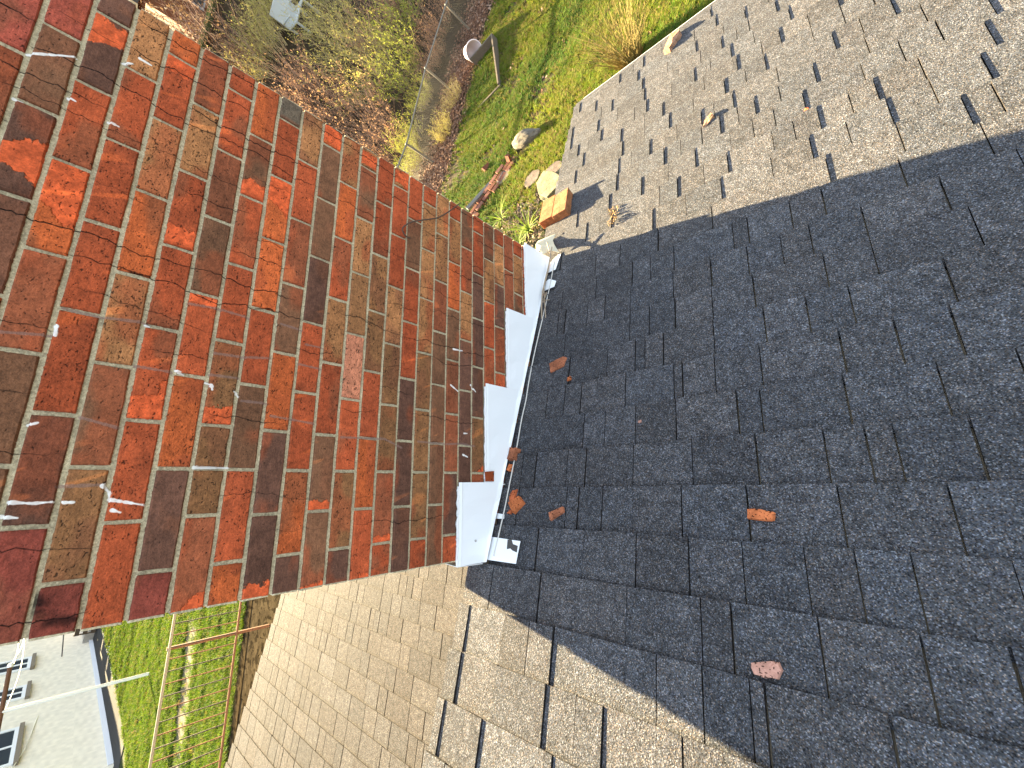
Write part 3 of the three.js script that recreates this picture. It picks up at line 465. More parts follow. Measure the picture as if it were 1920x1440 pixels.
// ---------------------------------------------------------------- grass
function tuftGeo(seed, n, h, spread, w) {
  const R = rng(seed), g = new GB();
  for (let i = 0; i < n; i++) {
    const a = R() * 6.283, r = spread * Math.sqrt(R()), x = Math.cos(a) * r, z = Math.sin(a) * r, l = h * (0.6 + 0.6 * R()), b = R() * 6.283, lean = 0.35 + 0.5 * R(), wx = Math.cos(b + 1.57) * w / 2, wz = Math.sin(b + 1.57) * w / 2, mx = x + Math.cos(b) * l * lean * 0.35, mz = z + Math.sin(b) * l * lean * 0.35, ex = x + Math.cos(b) * l * lean, ez = z + Math.sin(b) * l * lean;
    const A = [x - wx, 0, z - wz], B = [x + wx, 0, z + wz], C = [mx + wx * 0.8, l * 0.6, mz + wz * 0.8], D = [mx - wx * 0.8, l * 0.6, mz - wz * 0.8];
    g.quad(A, B, C, D); g.tri(D, C, [ex, l * (1 - lean * 0.25), ez]);
  }
  return g.build();
}
function scatter(name, label, category, geo, mat, spots, colors) {
  const m = new THREE.InstancedMesh(geo, mat, spots.length), q = new THREE.Quaternion(), e = new THREE.Euler(), M = new THREE.Matrix4();
  spots.forEach(([x, y, z, s, ry, rx = 0, rz = 0], i) => { M.compose(V(x, y, z), q.setFromEuler(e.set(rx, ry, rz)), V(s, s, s)); m.setMatrixAt(i, M); m.setColorAt(i, colors(i)); });
  m.name = numbered(name); m.userData.kind = 'stuff'; scene.add(m); return tag(m, label, category);
}
const leafMat = (o = {}) => new THREE.MeshPhysicalMaterial({ roughness: 0.9, specularIntensity: 0.2, transmission: 0.38, thickness: 0, side: THREE.DoubleSide, ...o });
const grassMat = leafMat({ color: rgb(1, 0.97, 0.7) });
const STONES = [[5.46, -2.58, 0.17], [5.3, -2.1, 0.17], [6.05, -3.37, 0.17], [4.98, -2.2, 0.25], [6.64, -2.86, 0.26]];
const inBrickPath = (x, z) => { const u = (x - 5.35) * 0.72 + (z + 4.25) * 0.69, v = -(x - 5.35) * 0.69 + (z + 4.25) * 0.72; return u > -0.3 && u < 1.6 && Math.abs(v) < 0.28; };
{
  const R = rng(101), spots = [], geo = tuftGeo(3, 8, 0.085, 0.035, 0.0075), cols = [];
  for (let i = 0; i < 90000; i++) {
    const x = 3.4 + R() * 12.5, z = -6.3 + R() * 8.6, edge = z - fenceZ(x) - 0.55 - 0.6 * fbm(x * 1.2, z * 1.2, 60);
    if (edge < 0 || (x < 3.4 + 0.8)) continue;
    const n = fbm(x * 1.1, z * 1.1, 60), thin = smooth(0.72, 0.55, n) * 0.8 + 0.2; if (R() > thin * clamp(0.25 + edge * 1.4)) continue;
    if (STONES.some((s) => Math.hypot(x - s[0], z - s[1]) < s[2] * 1.02) || inBrickPath(x, z) && R() < 0.85 || (x < 5.3 && z < -2.1 && R() < 0.75 && (x - 4.3) + (z + 2.3) < 0.35)) continue;
    const len = 0.55 + 0.75 * fbm(x * 2.3, z * 2.3, 63);
    spots.push([x, ground(x) - 0.004, z, len, R() * 6.28]); const y = R(), p = fbm(x * 0.8, z * 0.8, 64); const c = y < 0.1 + 0.2 * smooth(0.5, 0.7, p) ? [0.2, 0.155, 0.06] : [lerp(0.035, 0.2, R() * 0.4 + clamp(p * 1.6 - 0.5) * 0.6), lerp(0.085, 0.22, R() * 0.4 + clamp(p * 1.6 - 0.5) * 0.6), 0.006 + 0.01 * R()]; cols.push(rgb(...c));
  }
  scatter('lawn_grass', 'bright spring lawn grass between the roof and the wire fence', 'grass', geo, grassMat, spots, (i) => cols[i]);
  const sp2 = [], c2 = [], geo2 = tuftGeo(8, 9, 0.12, 0.09, 0.014);
  for (let i = 0; i < 60000; i++) {
    const z = -8.7 - Math.pow(R(), 1.4) * 22, x = -8.2 + R() * 9.4; if ((x + 8.73) * 0.968 + (z + 20.34) * 0.25 < 1.38) continue;
    const n = fbm(x * 1.1, z * 1.1, 60), sandy = smooth(0.25, 0.05, Math.abs(z + 12.3 + 0.16 * (x + 5) + 0.5 * (n - 0.5)) - 0.45) * smooth(-2.4, -3.2, x);
    if (R() < sandy * 0.93 || R() < smooth(0.6, 0.72, n) * 0.6) continue;
    sp2.push([x, ground(x, z) - 0.004, z, 0.6 + 0.7 * fbm(x * 2, z * 2, 67), R() * 6.28]); const t = R(), y = R(); c2.push(rgb(...(y < 0.1 ? [0.18, 0.15, 0.06] : [lerp(0.045, 0.115, t), lerp(0.1, 0.16, t), 0.012]))); 
  }
  scatter('yard_grass', 'green grass of the yard behind the iron fence', 'grass', geo2, grassMat, sp2, (i) => c2[i]);
}
{ // fallen leaves along the wire fence and scattered over the lawn
  const R = rng(55), g = new GB(); g.tri([-0.5, 0, -0.1], [0, 0.12, -0.5], [0.1, 0.02, 0]); g.tri([-0.5, 0, -0.1], [0.1, 0.02, 0], [-0.1, 0.15, 0.45]); g.tri([0.1, 0.02, 0], [0, 0.12, -0.5], [0.55, 0.1, 0.05]); g.tri([0.1, 0.02, 0], [0.55, 0.1, 0.05], [-0.1, 0.15, 0.45]);
  const sp = [], cl = [];
  for (let i = 0; i < 26000; i++) {
    const x = 5 + R() * 12, o = (R() + R() + R()) / 3, z = fenceZ(x) - 0.9 + o * 2.2;
    const far = R() < 0.06; const zz = far ? -6 + R() * 7 : z;
    sp.push([x, ground(x) + R() * 0.045, zz, 0.03 + 0.045 * R(), R() * 6.28, (R() - 0.5) * 1.2, (R() - 0.5) * 1.2]);
    const t = R(); cl.push(rgb(...(t < 0.45 ? [0.12, 0.06, 0.036] : t < 0.8 ? [0.18, 0.1, 0.062] : t < 0.93 ? [0.26, 0.17, 0.12] : [0.06, 0.035, 0.02])));
  }
  for (let i = 0; i < 1500; i++) { const x = 3.9 + R() * 1.3, z = -3.4 + R() * 1.6; sp.push([x, ground(x) + R() * 0.03, z, 0.025 + 0.03 * R(), R() * 6.28, (R() - 0.5) * 1.2, (R() - 0.5) * 1.2]); const t = R(); cl.push(rgb(...(t < 0.6 ? [0.13, 0.09, 0.06] : [0.3, 0.22, 0.15]))); }
  scatter('fallen_leaves', 'brown fallen leaves heaped along the foot of the wire fence', 'leaf litter', g.build(), leafMat({ transmission: 0.15 }), sp, (i) => cl[i]);
}

// ---------------------------------------------------------------- brush beyond the wire fence
const stemMats = [std({ color: rgb(0.3, 0.22, 0.11) }), std({ color: rgb(0.3, 0.175, 0.11) }), std({ color: rgb(0.4, 0.31, 0.15) })];
const budMats = [leafMat({ color: rgb(0.5, 0.43, 0.11) }), leafMat({ color: rgb(0.3, 0.32, 0.05) }), leafMat({ color: rgb(0.36, 0.21, 0.11) })];
const darkBuds = leafMat({ color: rgb(0.12, 0.075, 0.04) });
function brushGeo(seed, n, height, radius, leaves, leafSize, thick) {
  const R = rng(seed), st = new GB(), lf = new GB();
  for (let i = 0; i < n; i++) {
    const a = R() * 6.283, r = radius * 0.55 * Math.sqrt(R()); let p = V(Math.cos(a) * r, -0.1, Math.sin(a) * r), d = V(Math.cos(a) * 0.35 + (R() - 0.5) * 0.7, 1, Math.sin(a) * 0.35 + (R() - 0.5) * 0.7).normalize(); const L = height * (0.55 + 0.55 * R()), seg = 5; let rad = thick * (0.6 + 0.8 * R());
    for (let s = 0; s < seg; s++) {
      const q = p.clone().addScaledVector(d, L / seg); st.stick(p, q, rad, rad * 0.8, 3, R() * 6); rad *= 0.8;
      if (s > 0) for (let t = 0; t < 3; t++) { const b = p.clone().lerp(q, R()), e = b.clone().add(V((R() - 0.5) * 0.5, 0.02 + R() * 0.32, (R() - 0.5) * 0.5).multiplyScalar(height / 2.2)); st.stick(b, e, rad * 0.5, rad * 0.2, 3, R() * 6);
        for (let m = 0; m < leaves; m++) { const c = b.clone().lerp(e, 0.3 + 0.75 * R()), u = V(R() - 0.5, R() - 0.5, R() - 0.5).normalize().multiplyScalar(leafSize * (0.5 + R())), w = V(R() - 0.5, R() - 0.5, R() - 0.5).normalize().multiplyScalar(leafSize * 0.5 * (0.5 + R())); lf.quad(c.clone().sub(u).toArray(), c.clone().add(w).toArray(), c.clone().add(u).toArray(), c.clone().sub(w).toArray()); } }
      d = d.clone().add(V((R() - 0.5) * 0.5, -0.1 * R() - 0.05 * s, (R() - 0.5) * 0.5)).normalize(); p = q;
    }
  }
  return [st.build(), lf.build()];
}
{
  const protos = [brushGeo(1, 80, 2.2, 1.7, 5, 0.026, 0.011), brushGeo(2, 80, 1.7, 1.5, 6, 0.026, 0.009), brushGeo(3, 110, 1.5, 1.7, 1, 0.03, 0.008)];
  // [x, z, prototype, scale, turn, colour]
  const list = [
    ['tall tangled brush with pale yellow buds just beyond the fence corner', 15.2, -10.4, 0, 0.95, 0.3, 0], ['dense yellow budding bush in the middle of the brush', 17.6, -12.2, 0, 1.05, 1.4, 0], ['dense yellow budding bush behind the tangle, next to the white chair', 20.4, -13.4, 0, 1.1, 2.4, 0],
    ['yellow twiggy bush rising beside the chimney edge', 19.5, -16.6, 0, 1.05, 3.1, 0], ['pale dry twigs at the back of the brush', 23.5, -16.8, 1, 1.25, 0.9, 0], ['green leafed low bush hard by the wire fence', 13.4, -8.3, 1, 0.85, 2.0, 1],
    ['green and yellow low bush leaning on the top rail', 15.8, -8.6, 1, 1.0, 4.0, 1], ['reddish bramble thicket between bush and chimney', 12.4, -10.2, 2, 1.15, 0.2, 2], ['reddish bare bramble canes low behind the fence post', 14.6, -12.6, 2, 1.2, 1.9, 2],
    ['tan bramble mound touching the brick edge of the chimney', 13.2, -13.6, 2, 1.25, 3.6, 2], ['thin red brown canes at the end of the wire fence', 10.6, -8.7, 2, 0.8, 5.1, 2], ['bright yellow green weeds at the foot of the fence post', 9.3, -7.3, 1, 0.42, 1.1, 1],
    ['yellow green weeds where fence and chimney meet', 8.2, -7.4, 1, 0.4, 2.6, 1], ['low green weeds between the second and third fence posts', 11.6, -7.2, 1, 0.4, 0.6, 1], ['pale low weeds on the lawn side of the fence corner', 9.4, -6.0, 1, 0.3, 3.9, 0], ['dry low weeds under the top rail by the third post', 12.9, -7.0, 2, 0.5, 2.9, 2], ['short straw weeds inside the fence beside the leaf heap', 10.4, -5.75, 2, 0.28, 0.4, 0], ['yellow green weeds deep in the corner behind the rail', 10.2, -7.6, 1, 0.5, 4.9, 1], ['dry canes leaning over the rail next to the green bush', 14.4, -6.9, 2, 0.65, 1.3, 2], ['bare thicket of dark canes behind the green bush', 17.2, -9.8, 2, 1.3, 4.4, 2], ['dry straw coloured bush beyond the fence end', 18.6, -8.2, 0, 0.8, 5.2, 0], ['straw coloured twiggy bush before the far brick house', 23.5, -17.5, 0, 1.0, 2.2, 0], ['tall brown thicket at the chimney edge before the shed', 19.6, -18.6, 2, 2.0, 2.9, 2], ['high bare thicket beside the dark shed', 20.6, -21.5, 2, 3.0, 0.7, 2], ['highest bare thicket at the back of the bank', 25.5, -27, 2, 3.6, 1.7, 2], ['pale twiggy bush between white chair and shed', 21.5, -16.8, 1, 1.2, 3.3, 0], ['brown brambles spilling down the bank', 16.6, -14.6, 2, 1.2, 2.2, 2],
  ];
  for (const [label, x, z, p, s, t, m] of list) {
    const o = thing('bush', label, 'bush', [x, ground(x, z), z], 'brush beyond the wire fence'); o.scale.setScalar(s); o.rotation.y = t;
    part('stems', protos[p][0], stemMats[m === 0 ? 2 : m === 1 ? 0 : 1], o); part('foliage', protos[p][1], s > 1.9 ? darkBuds : budMats[m], o);
  }
}

// ---------------------------------------------------------------- wire fence
{
  const f = thing('chain_link_fence', 'rusty grey chain link fence with round top rail in front of the brush', 'fence'), H = 0.86;
  const metal = std({ color: rgb(0.15, 0.13, 0.1), roughness: 0.6, metalness: 0.2 }), wireM = std({ color: rgb(0.07, 0.06, 0.045), roughness: 0.7 });
  const at = (x, h) => V(x, ground(x) + h, fenceZ(x));
  const xs = [6.1, 8.66, 11.0, 12.75, 15.0, 17.2];
  for (const x of xs) { const p = part('post', new GB().stick(at(x, -0.1), at(x, H), 0.028, 0.028, 8).build(), metal, f); part('post_cap', new THREE.SphereGeometry(0.034, 8, 6).translate(...at(x, H + 0.005).toArray()), metal, p); }
  const rail = new GB(); for (let i = 0; i < xs.length - 1; i++) rail.stick(at(xs[i], H), at(xs[i + 1], H), 0.021, 0.021, 8);
  part('top_rail', rail.build(), metal, f);
  const w = new GB(), step = 0.075; for (let x = 6.1; x < 17; x += step) for (const s of [-1, 1]) { let a = at(x, 0.03), n = 8; for (let i = 1; i <= n; i++) { const xx = x + s * (i / n) * 0.8; if (xx < 6.1 || xx > 17.2) break; const b = at(xx, 0.03 + (H - 0.05) * i / n); w.stick(a, b, 0.0017, 0.0017, 3); a = b; } }
  part('wire_mesh', w.build(), wireM, f).userData.kind = 'stuff';
}

// ---------------------------------------------------------------- things on the lawn
const stoneMat = std({ color: rgb(0.17, 0.13, 0.105), map: clayTex, bumpMap: clayTex, bumpScale: 0.003 });
const rockMat = std({ color: rgb(0.16, 0.14, 0.11), map: clayTex, bumpMap: clayTex, bumpScale: 0.003 });
function lump(rx, ry, rz, seed, det = 4) { const g = new THREE.IcosahedronGeometry(1, det), p = g.attributes.position; for (let i = 0; i < p.count; i++) { const x = p.getX(i), y = p.getY(i), z = p.getZ(i), k = 0.78 + 0.42 * fbm(x * 1.4 + 5, z * 1.4 + y * 1.2, seed, 3); p.setXYZ(i, x * rx * k, y * ry * k, z * rz * k); } g.computeVertexNormals(); return g; }
{
  const lab = ['round grey pink stepping stone in the middle of the row in the grass', 'round stepping stone half under the roof edge', 'tan stepping stone at the end of the brick path'];
  [[5.46, -2.58, 0.17], [5.3, -2.1, 0.19], [6.05, -3.37, 0.17]].forEach(([x, z, r], i) => {
    const pts = []; for (let k = 0; k < 14; k++) { const a = k / 14 * 6.283, q = r * (0.92 + 0.14 * hash(k, i, 5)); pts.push(new THREE.Vector2(Math.cos(a) * q, Math.sin(a) * q)); }
    const g = new THREE.ExtrudeGeometry(new THREE.Shape(pts), { depth: 0.04, bevelEnabled: true, bevelSize: 0.008, bevelThickness: 0.008, bevelSegments: 2 }); g.rotateX(-Math.PI / 2);
    const m = solo('stepping_stone', g, stoneMat, lab[i], 'stone', 'stepping stones in the lawn'); m.position.set(x, ground(x) + 0.0, z); m.rotation.z = -0.195;
  });
  const rock = solo('field_stone', lump(0.34, 0.15, 0.15, 3), rockMat, 'large pale field stone standing in the lawn', 'rock'); rock.position.set(6.66, ground(6.66) + 0.07, -2.86); rock.rotation.y = 1.4;
  const slabMat = std({ color: rgb(0.18, 0.165, 0.1), map: clayTex, bumpMap: clayTex, bumpScale: 0.003 });
  for (const [dx, dz, y, t, l] of [[0, 0, 0.04, 0.5, 'cream flagstone under its fellow beside the roof edge'], [0.04, 0.03, 0.115, 0.62, 'cream flagstone lying on top of another beside the roof edge']]) { const fp = [[-0.32, -0.08], [-0.2, -0.2], [0.1, -0.19], [0.33, -0.1], [0.3, 0.1], [0.05, 0.19], [-0.22, 0.16]].map((q, i) => new THREE.Vector2(q[0] * (0.9 + 0.2 * hash(i, y * 100, 2)), q[1] * (0.9 + 0.2 * hash(i, y * 100, 3)))), fg = new THREE.ExtrudeGeometry(new THREE.Shape(fp), { depth: 0.045, bevelEnabled: true, bevelSize: 0.012, bevelThickness: 0.01, bevelSegments: 2 }); fg.rotateX(-Math.PI / 2).translate(0, -0.03, 0); const m = solo('flagstone', fg, slabMat, l, 'flagstone'); m.position.set(4.92 + dx, ground(4.92) + y, -2.13 + dz); m.rotation.y = t; m.rotation.z = -0.15; }
  // brick path
  const R = rng(61), pm = [clay(0.22, 0.085, 0.055), clay(0.26, 0.11, 0.075), clay(0.19, 0.07, 0.04)], bg = new RoundedBoxGeometry(0.2, 0.057, 0.095, 2, 0.005);
  let n = 0;
  for (let i = 0; i < 7; i++) for (let j = 0; j < 3; j++) { if (j === 2 && (i === 2 || i === 3)) continue;
    const u = -0.12 + i * 0.225 + (j ? 0.1 : 0), v = (j - 1) * 0.14 + (R() - 0.5) * 0.04, x = 5.35 + u * 0.72 - v * 0.69, z = -4.25 + u * 0.69 + v * 0.72;
    const m = solo('path_brick', bg, pm[n++ % 3], 'weathered red brick laid flat in the grassy brick path', 'brick', 'bricks of the garden path'); m.position.set(x, ground(x) + 0.022 + R() * 0.012, z); m.rotation.set(0, -0.76 + (R() - 0.5) * 0.2, -0.19);
  }
  const up = solo('garden_brick', bg, pm[2], 'red brick tilted on its edge at the side of the brick path', 'brick'); up.position.set(6.7, ground(6.7) + 0.06, -3.95); up.rotation.set(0.9, -0.7, 0);
  const up2 = solo('garden_brick', bg, pm[2], 'dark red brick standing in the grass next to the field stone', 'brick'); up2.position.set(6.38, ground(6.38) + 0.07, -3.25); up2.rotation.set(0.2, -0.5, 1.2);
  const wood = std({ color: rgb(0.17, 0.155, 0.135), map: grainTex, bumpMap: grainTex, bumpScale: 0.0015 });
  const pl = solo('weathered_plank', new RoundedBoxGeometry(0.85, 0.05, 0.09, 2, 0.008), wood, 'grey weathered plank lying across the brick path', 'plank'); pl.position.set(5.98, ground(5.98) + 0.06, -3.95); pl.rotation.set(0.2, -0.78, -0.19);
  // raised bed of boards
  const bed = thing('raised_bed', 'weathered board frame of a garden bed at the edge of the lawn', 'garden bed', [10.05, ground(10.05), -4.45]); bed.rotation.y = 0.12;
  const bw = std({ color: rgb(0.14, 0.11, 0.08), map: grainTex, bumpMap: grainTex, bumpScale: 0.0015 });
  part('board', boxGeo(-0.75, -0.08, 0.32, 0.95, 0.16, 0.36), bw, bed); part('board', boxGeo(0.95, -0.08, -0.45, 0.99, 0.16, 0.36), bw, bed); part('board', boxGeo(-0.79, -0.05, -0.4, -0.75, 0.12, 0.36), bw, bed);
  // pale plastic tub tipped on its side
  const tub = thing('plastic_tub', 'pale pink plastic tub tipped over against the garden bed', 'tub', [11.25, ground(11.25) + 0.2, -5.0]); tub.rotation.set(0.25, 0.75, 1.25);
  const tubMat = std({ color: rgb(0.72, 0.6, 0.56), roughness: 0.5 });
  part('body', new THREE.LatheGeometry([[0.0, -0.2], [0.15, -0.2], [0.165, -0.19], [0.23, 0.19], [0.222, 0.19], [0.155, -0.18], [0, -0.18]].map((q) => new THREE.Vector2(...q)), 24), tubMat, tub);
  part('rim', new THREE.TorusGeometry(0.23, 0.014, 8, 24).rotateX(Math.PI / 2).translate(0, 0.19, 0), tubMat, tub);
}
{ // clump of tall dry grass and leafy daylilies at the house foot
  const R = rng(71), c = thing('ornamental_grass', 'clump of tall dry straw coloured grass rising by the eave', 'grass clump', [6.7, ground(6.7), -0.72]);
  const st = new GB(); for (let i = 0; i < 240; i++) { const a = R() * 6.28, r = 0.14 * Math.sqrt(R()), p = V(Math.cos(a) * r, -0.02, Math.sin(a) * r), l = 0.45 + 0.55 * R(), q = p.clone().add(V(Math.cos(a) * 0.22 * l + (R() - 0.5) * 0.2, l * 0.55, Math.sin(a) * 0.22 * l + (R() - 0.5) * 0.2)), e = q.clone().add(V(Math.cos(a) * 0.3 * l + (R() - 0.5) * 0.2, l * 0.42, Math.sin(a) * 0.3 * l + (R() - 0.5) * 0.2)); st.stick(p, q, 0.004, 0.003, 3, R()).stick(q, e, 0.003, 0.001, 3, R()); }
  part('blades', st.build(), leafMat({ color: rgb(0.22, 0.17, 0.06), transmission: 0.2 }), c);
  const base = new GB(); for (let i = 0; i < 90; i++) { const a = R() * 6.28, p = V(Math.cos(a) * 0.16 * R(), 0, Math.sin(a) * 0.16 * R()); base.stick(p, p.clone().add(V(Math.cos(a) * 0.12, 0.1 + 0.08 * R(), Math.sin(a) * 0.12)), 0.006, 0.003, 3); }
  part('dead_base', base.build(), std({ color: rgb(0.2, 0.1, 0.045) }), c);
  const lil = [[4.85, -3.15, 1, 'light green daylily leaves growing against the chimney brick'], [4.2, -2.42, 1.1, 'bright green strap leaves growing beside the roof corner'], [4.02, -2.62, 0.8, 'yellow green strap leaves behind the crumpled flashing end']];
  for (const [x, z, s, l] of lil) {
    const o = thing('daylily', l, 'plant', [x, ground(x), z], 'strap leaved plants at the chimney foot'); o.scale.setScalar(s);
    const g = new GB(); for (let i = 0; i < 26; i++) { const a = R() * 6.28, L = 0.3 + 0.25 * R(); let prev = null; for (let k = 0; k <= 4; k++) { const t = k / 4, r = L * (0.15 * t + 0.6 * t * t), y = L * (t - 0.35 * t * t), w = 0.014 * (1 - t * 0.85), cx = Math.cos(a) * r, cz = Math.sin(a) * r, A = [cx - Math.sin(a) * w, y, cz + Math.cos(a) * w], B = [cx + Math.sin(a) * w, y, cz - Math.cos(a) * w]; if (prev) g.quad(prev[0], prev[1], B, A); prev = [A, B]; } }
    part('leaves', g.build(), leafMat({ color: rgb(0.14, 0.19, 0.03) }), o);
  }
  const dead = thing('dead_stalks', 'tangle of dead grey stalks in the flower bed by the chimney', 'dead plant', [4.45, ground(4.45), -2.75]); const dg = new GB();
  for (let i = 0; i < 160; i++) { const p = V((R() - 0.5) * 0.8, R() * 0.04, (R() - 0.5) * 0.8); dg.stick(p, p.clone().add(V((R() - 0.5) * 0.3, R() * 0.12, (R() - 0.5) * 0.3)), 0.005, 0.002, 3); }
  part('stalks', dg.build(), std({ color: rgb(0.17, 0.13, 0.1) }), dead);
}

// ---------------------------------------------------------------- far yard behind the brush
{
  const far = thing('brick_house', 'distant orange brick house behind the brush', 'house', [33, ground(33, -26) - 0.2, -26]); far.rotation.y = -0.5;
  part('wall', boxGeo(-5, 0, -4, 5, 4.2, 4), std({ color: rgb(0.17, 0.07, 0.033), map: grainTex }), far);
  part('roof', new GB().box(-5.4, 4.2, -4.4, 5.4, 4.5, 4.4).build(), std({ color: rgb(0.06, 0.055, 0.05), specularIntensity: 0 }), far);
  for (const x of [-3, 0.5, 3]) { const w = part('window', boxGeo(x - 0.6, 1.6, 4.0, x + 0.6, 3.2, 4.06), std({ color: rgb(0.3, 0.3, 0.29) }), far); part('pane', boxGeo(x - 0.5, 1.7, 4.06, x + 0.5, 3.1, 4.08), std({ color: rgb(0.03, 0.035, 0.04), roughness: 0.1 }), w); }
  const shed = thing('garden_shed', 'dark mossy shed with low roof behind the brush', 'shed', [22.6, ground(22.6, -19.6) - 0.1, -19.6]); shed.rotation.y = -0.75;
  part('wall', boxGeo(-2.2, 0, -1.5, 2.2, 2.0, 1.5), std({ color: rgb(0.07, 0.055, 0.035), map: grainTex }), shed);
  part('roof', boxGeo(-2.5, 2.0, -1.8, 2.5, 2.14, 1.8), std({ color: rgb(0.05, 0.055, 0.022), map: grainTex, specularIntensity: 0 }), shed);
  part('door', boxGeo(-0.5, 0, 1.5, 0.4, 1.8, 1.55), std({ color: rgb(0.04, 0.033, 0.025) }), shed);
  const ch = thing('garden_chair', 'white plastic garden chair standing in the brush', 'chair', [21.0, ground(21, -15) + 0.1, -15]); ch.rotation.y = -0.4;
  const wp = std({ color: rgb(0.4, 0.41, 0.38), roughness: 0.45 });
  part('seat', new RoundedBoxGeometry(1.1, 0.06, 0.9, 2, 0.02).translate(0, 0.42, 0), wp, ch); part('backrest', new RoundedBoxGeometry(1.1, 0.9, 0.06, 2, 0.02).translate(0, 0.85, -0.45), wp, ch);
  for (const x of [-0.5, 0.5]) { part('armrest', new RoundedBoxGeometry(0.09, 0.05, 0.9, 2, 0.015).translate(x, 0.72, 0), wp, ch); for (const z of [-0.4, 0.4]) part('leg', boxGeo(x - 0.04, -0.6, z - 0.04, x + 0.04, 0.42, z + 0.04), wp, ch); }
}

// ---------------------------------------------------------------- left yard: concrete, iron fence, white house, clothes pole
{
  const concTex = tex(512, 512, (x, y) => { let k = 0.72 + 0.3 * vnoise(x / 60, y / 60, 2) + 0.2 * vnoise(x / 9, y / 9, 3) + 0.12 * hash(x, y, 4); if (fbm(x / 40, y / 40, 9) > 0.63) k *= 0.7; if (Math.abs(vnoise(x / 70, y / 70, 21) - 0.5) < 0.012) k *= 0.3; return [196 * k, 186 * k, 166 * k]; }, true);
  const conc = std({ color: rgb(0.075, 0.063, 0.046), specularIntensity: 0, map: concTex, bumpMap: grainTex, bumpScale: 0.0015 });
  const pad = thing('concrete_pad', 'stained cracked concrete pad between the lower roof and the iron fence', 'pavement');
  const g = (x0, z0, x1, z1, y) => boxGeo(x0, -3.25, z0, x1, y, z1);
  part('slab', g(-3.4, -8.35, 1.5, -3.4, -2.96), conc, pad); part('slab', g(-7.5, -8.35, -3.42, -3.4, -2.965), conc, pad);
  part('kerb', g(-8, -8.72, 1.5, -8.37, -2.95), std({ color: rgb(0.075, 0.06, 0.04), specularIntensity: 0, map: concTex, bumpMap: grainTex, bumpScale: 0.0015 }), pad);
  const fn = thing('iron_fence', 'rusty iron picket fence on the far side of the lower roof', 'fence', [0, 0, -7.33]);
  const iron = std({ color: rgb(0.055, 0.04, 0.032), roughness: 0.6, metalness: 0.3 }), rust = std({ color: rgb(0.16, 0.075, 0.04), roughness: 0.8 }), pale = std({ color: rgb(0.22, 0.18, 0.12), roughness: 0.7 });
  part('rail', new RoundedBoxGeometry(7.2, 0.035, 0.035, 1, 0.006).translate(-3.7, -1.585, 0), pale, fn); part('rail', new RoundedBoxGeometry(7.2, 0.03, 0.03, 1, 0.006).translate(-3.7, -2.46, 0), rust, fn);
  for (let i = 0; i < 42; i++) { const x = -0.55 - i * 0.162; part('picket', new THREE.CylinderGeometry(0.0085, 0.0085, 0.86, 6).translate(x, -2.02, 0), i % 2 ? iron : rust, fn); }
  for (const x of [-2.03, -3.98, -5.9]) part('post', boxGeo(x - 0.022, -3.0, -0.06, x + 0.022, -1.56, -0.02), rust, fn);

  // built along its own wall: x runs out from the wall, z runs along it from the corner
  const H = thing('white_house', 'white stucco house side with small windows beyond the yard', 'house', [-8.73, 0, -20.34]); H.rotation.y = -14.5 * Math.PI / 180;
  const stuccoTex = tex(256, 256, (x, y) => { const k = 0.9 + 0.08 * vnoise(x / 30, y / 30, 3) + 0.06 * hash(x, y, 5); return [240 * k, 236 * k, 226 * k]; }, true);
  const stucco = std({ color: rgb(0.9, 0.86, 0.78), map: stuccoTex, bumpMap: grainTex, bumpScale: 0.0015 });
  part('wall', boxGeo(-9, -3.3, -16, 0, 2.6, 0), stucco, H);
  part('base_band', sheet([[[0.05, -2.83, 0.03], [0.05, -3.3, 0.03]], [[0.05, -2.0, -15.9], [0.05, -3.3, -15.9]]], 0.045), std({ color: rgb(0.66, 0.68, 0.72), roughness: 0.6 }), H);
  part('roof', boxGeo(-9.4, 2.6, -16.4, 0.4, 2.85, 0.4), std({ color: rgb(0.12, 0.11, 0.1) }), H);
  const frameM = std({ color: rgb(0.7, 0.72, 0.72), roughness: 0.5 }), paneM = std({ color: rgb(0.04, 0.05, 0.06), roughness: 0.08 }), sillM = std({ color: rgb(0.26, 0.22, 0.17), map: grainTex });
  for (const [z0, z1] of [[-3.47, -1.58], [-6.09, -5.21], [-8.23, -7.28]]) {
    const y = -0.68, mid = (z0 + z1) / 2;
    const w = part('window', new GB().box(0, y + 0.06, z0, 0.06, y + 0.16, z1).box(0, y + 1.36, z0, 0.06, y + 1.46, z1).box(0, y + 0.16, z0, 0.06, y + 1.36, z0 + 0.1).box(0, y + 0.16, z1 - 0.1, 0.06, y + 1.36, z1).box(0, y + 0.16, mid - 0.04, 0.05, y + 1.36, mid + 0.04).build(), frameM, H);
    part('pane', boxGeo(0.003, y + 0.14, z0 + 0.08, 0.03, y + 1.38, z1 - 0.08), paneM, w);
    part('sill', boxGeo(0, y - 0.06, z0 - 0.06, 0.14, y + 0.055, z1 + 0.06), sillM, w);
  }
  const wk = []; for (let i = 0; i <= 20; i++) { const t = -1 + i * 0.85, c = Math.cos(0.2531), sn = Math.sin(0.2531), at = (o) => { const x = -8.73 + o * c + t * sn, z = -20.34 + o * sn - t * c; return [x, ground(x, z) + 0.022, z]; }; wk.push([at(0.07), at(0.5), at(1.0), at(1.42 + 0.1 * vnoise(i, 3, 5))]); }
  solo('asphalt_walk', sheet(wk.reverse(), 0.12), std({ color: rgb(0.045, 0.043, 0.041), map: grainTex, roughness: 0.85 }), 'dark asphalt strip along the foot of the white house', 'path');
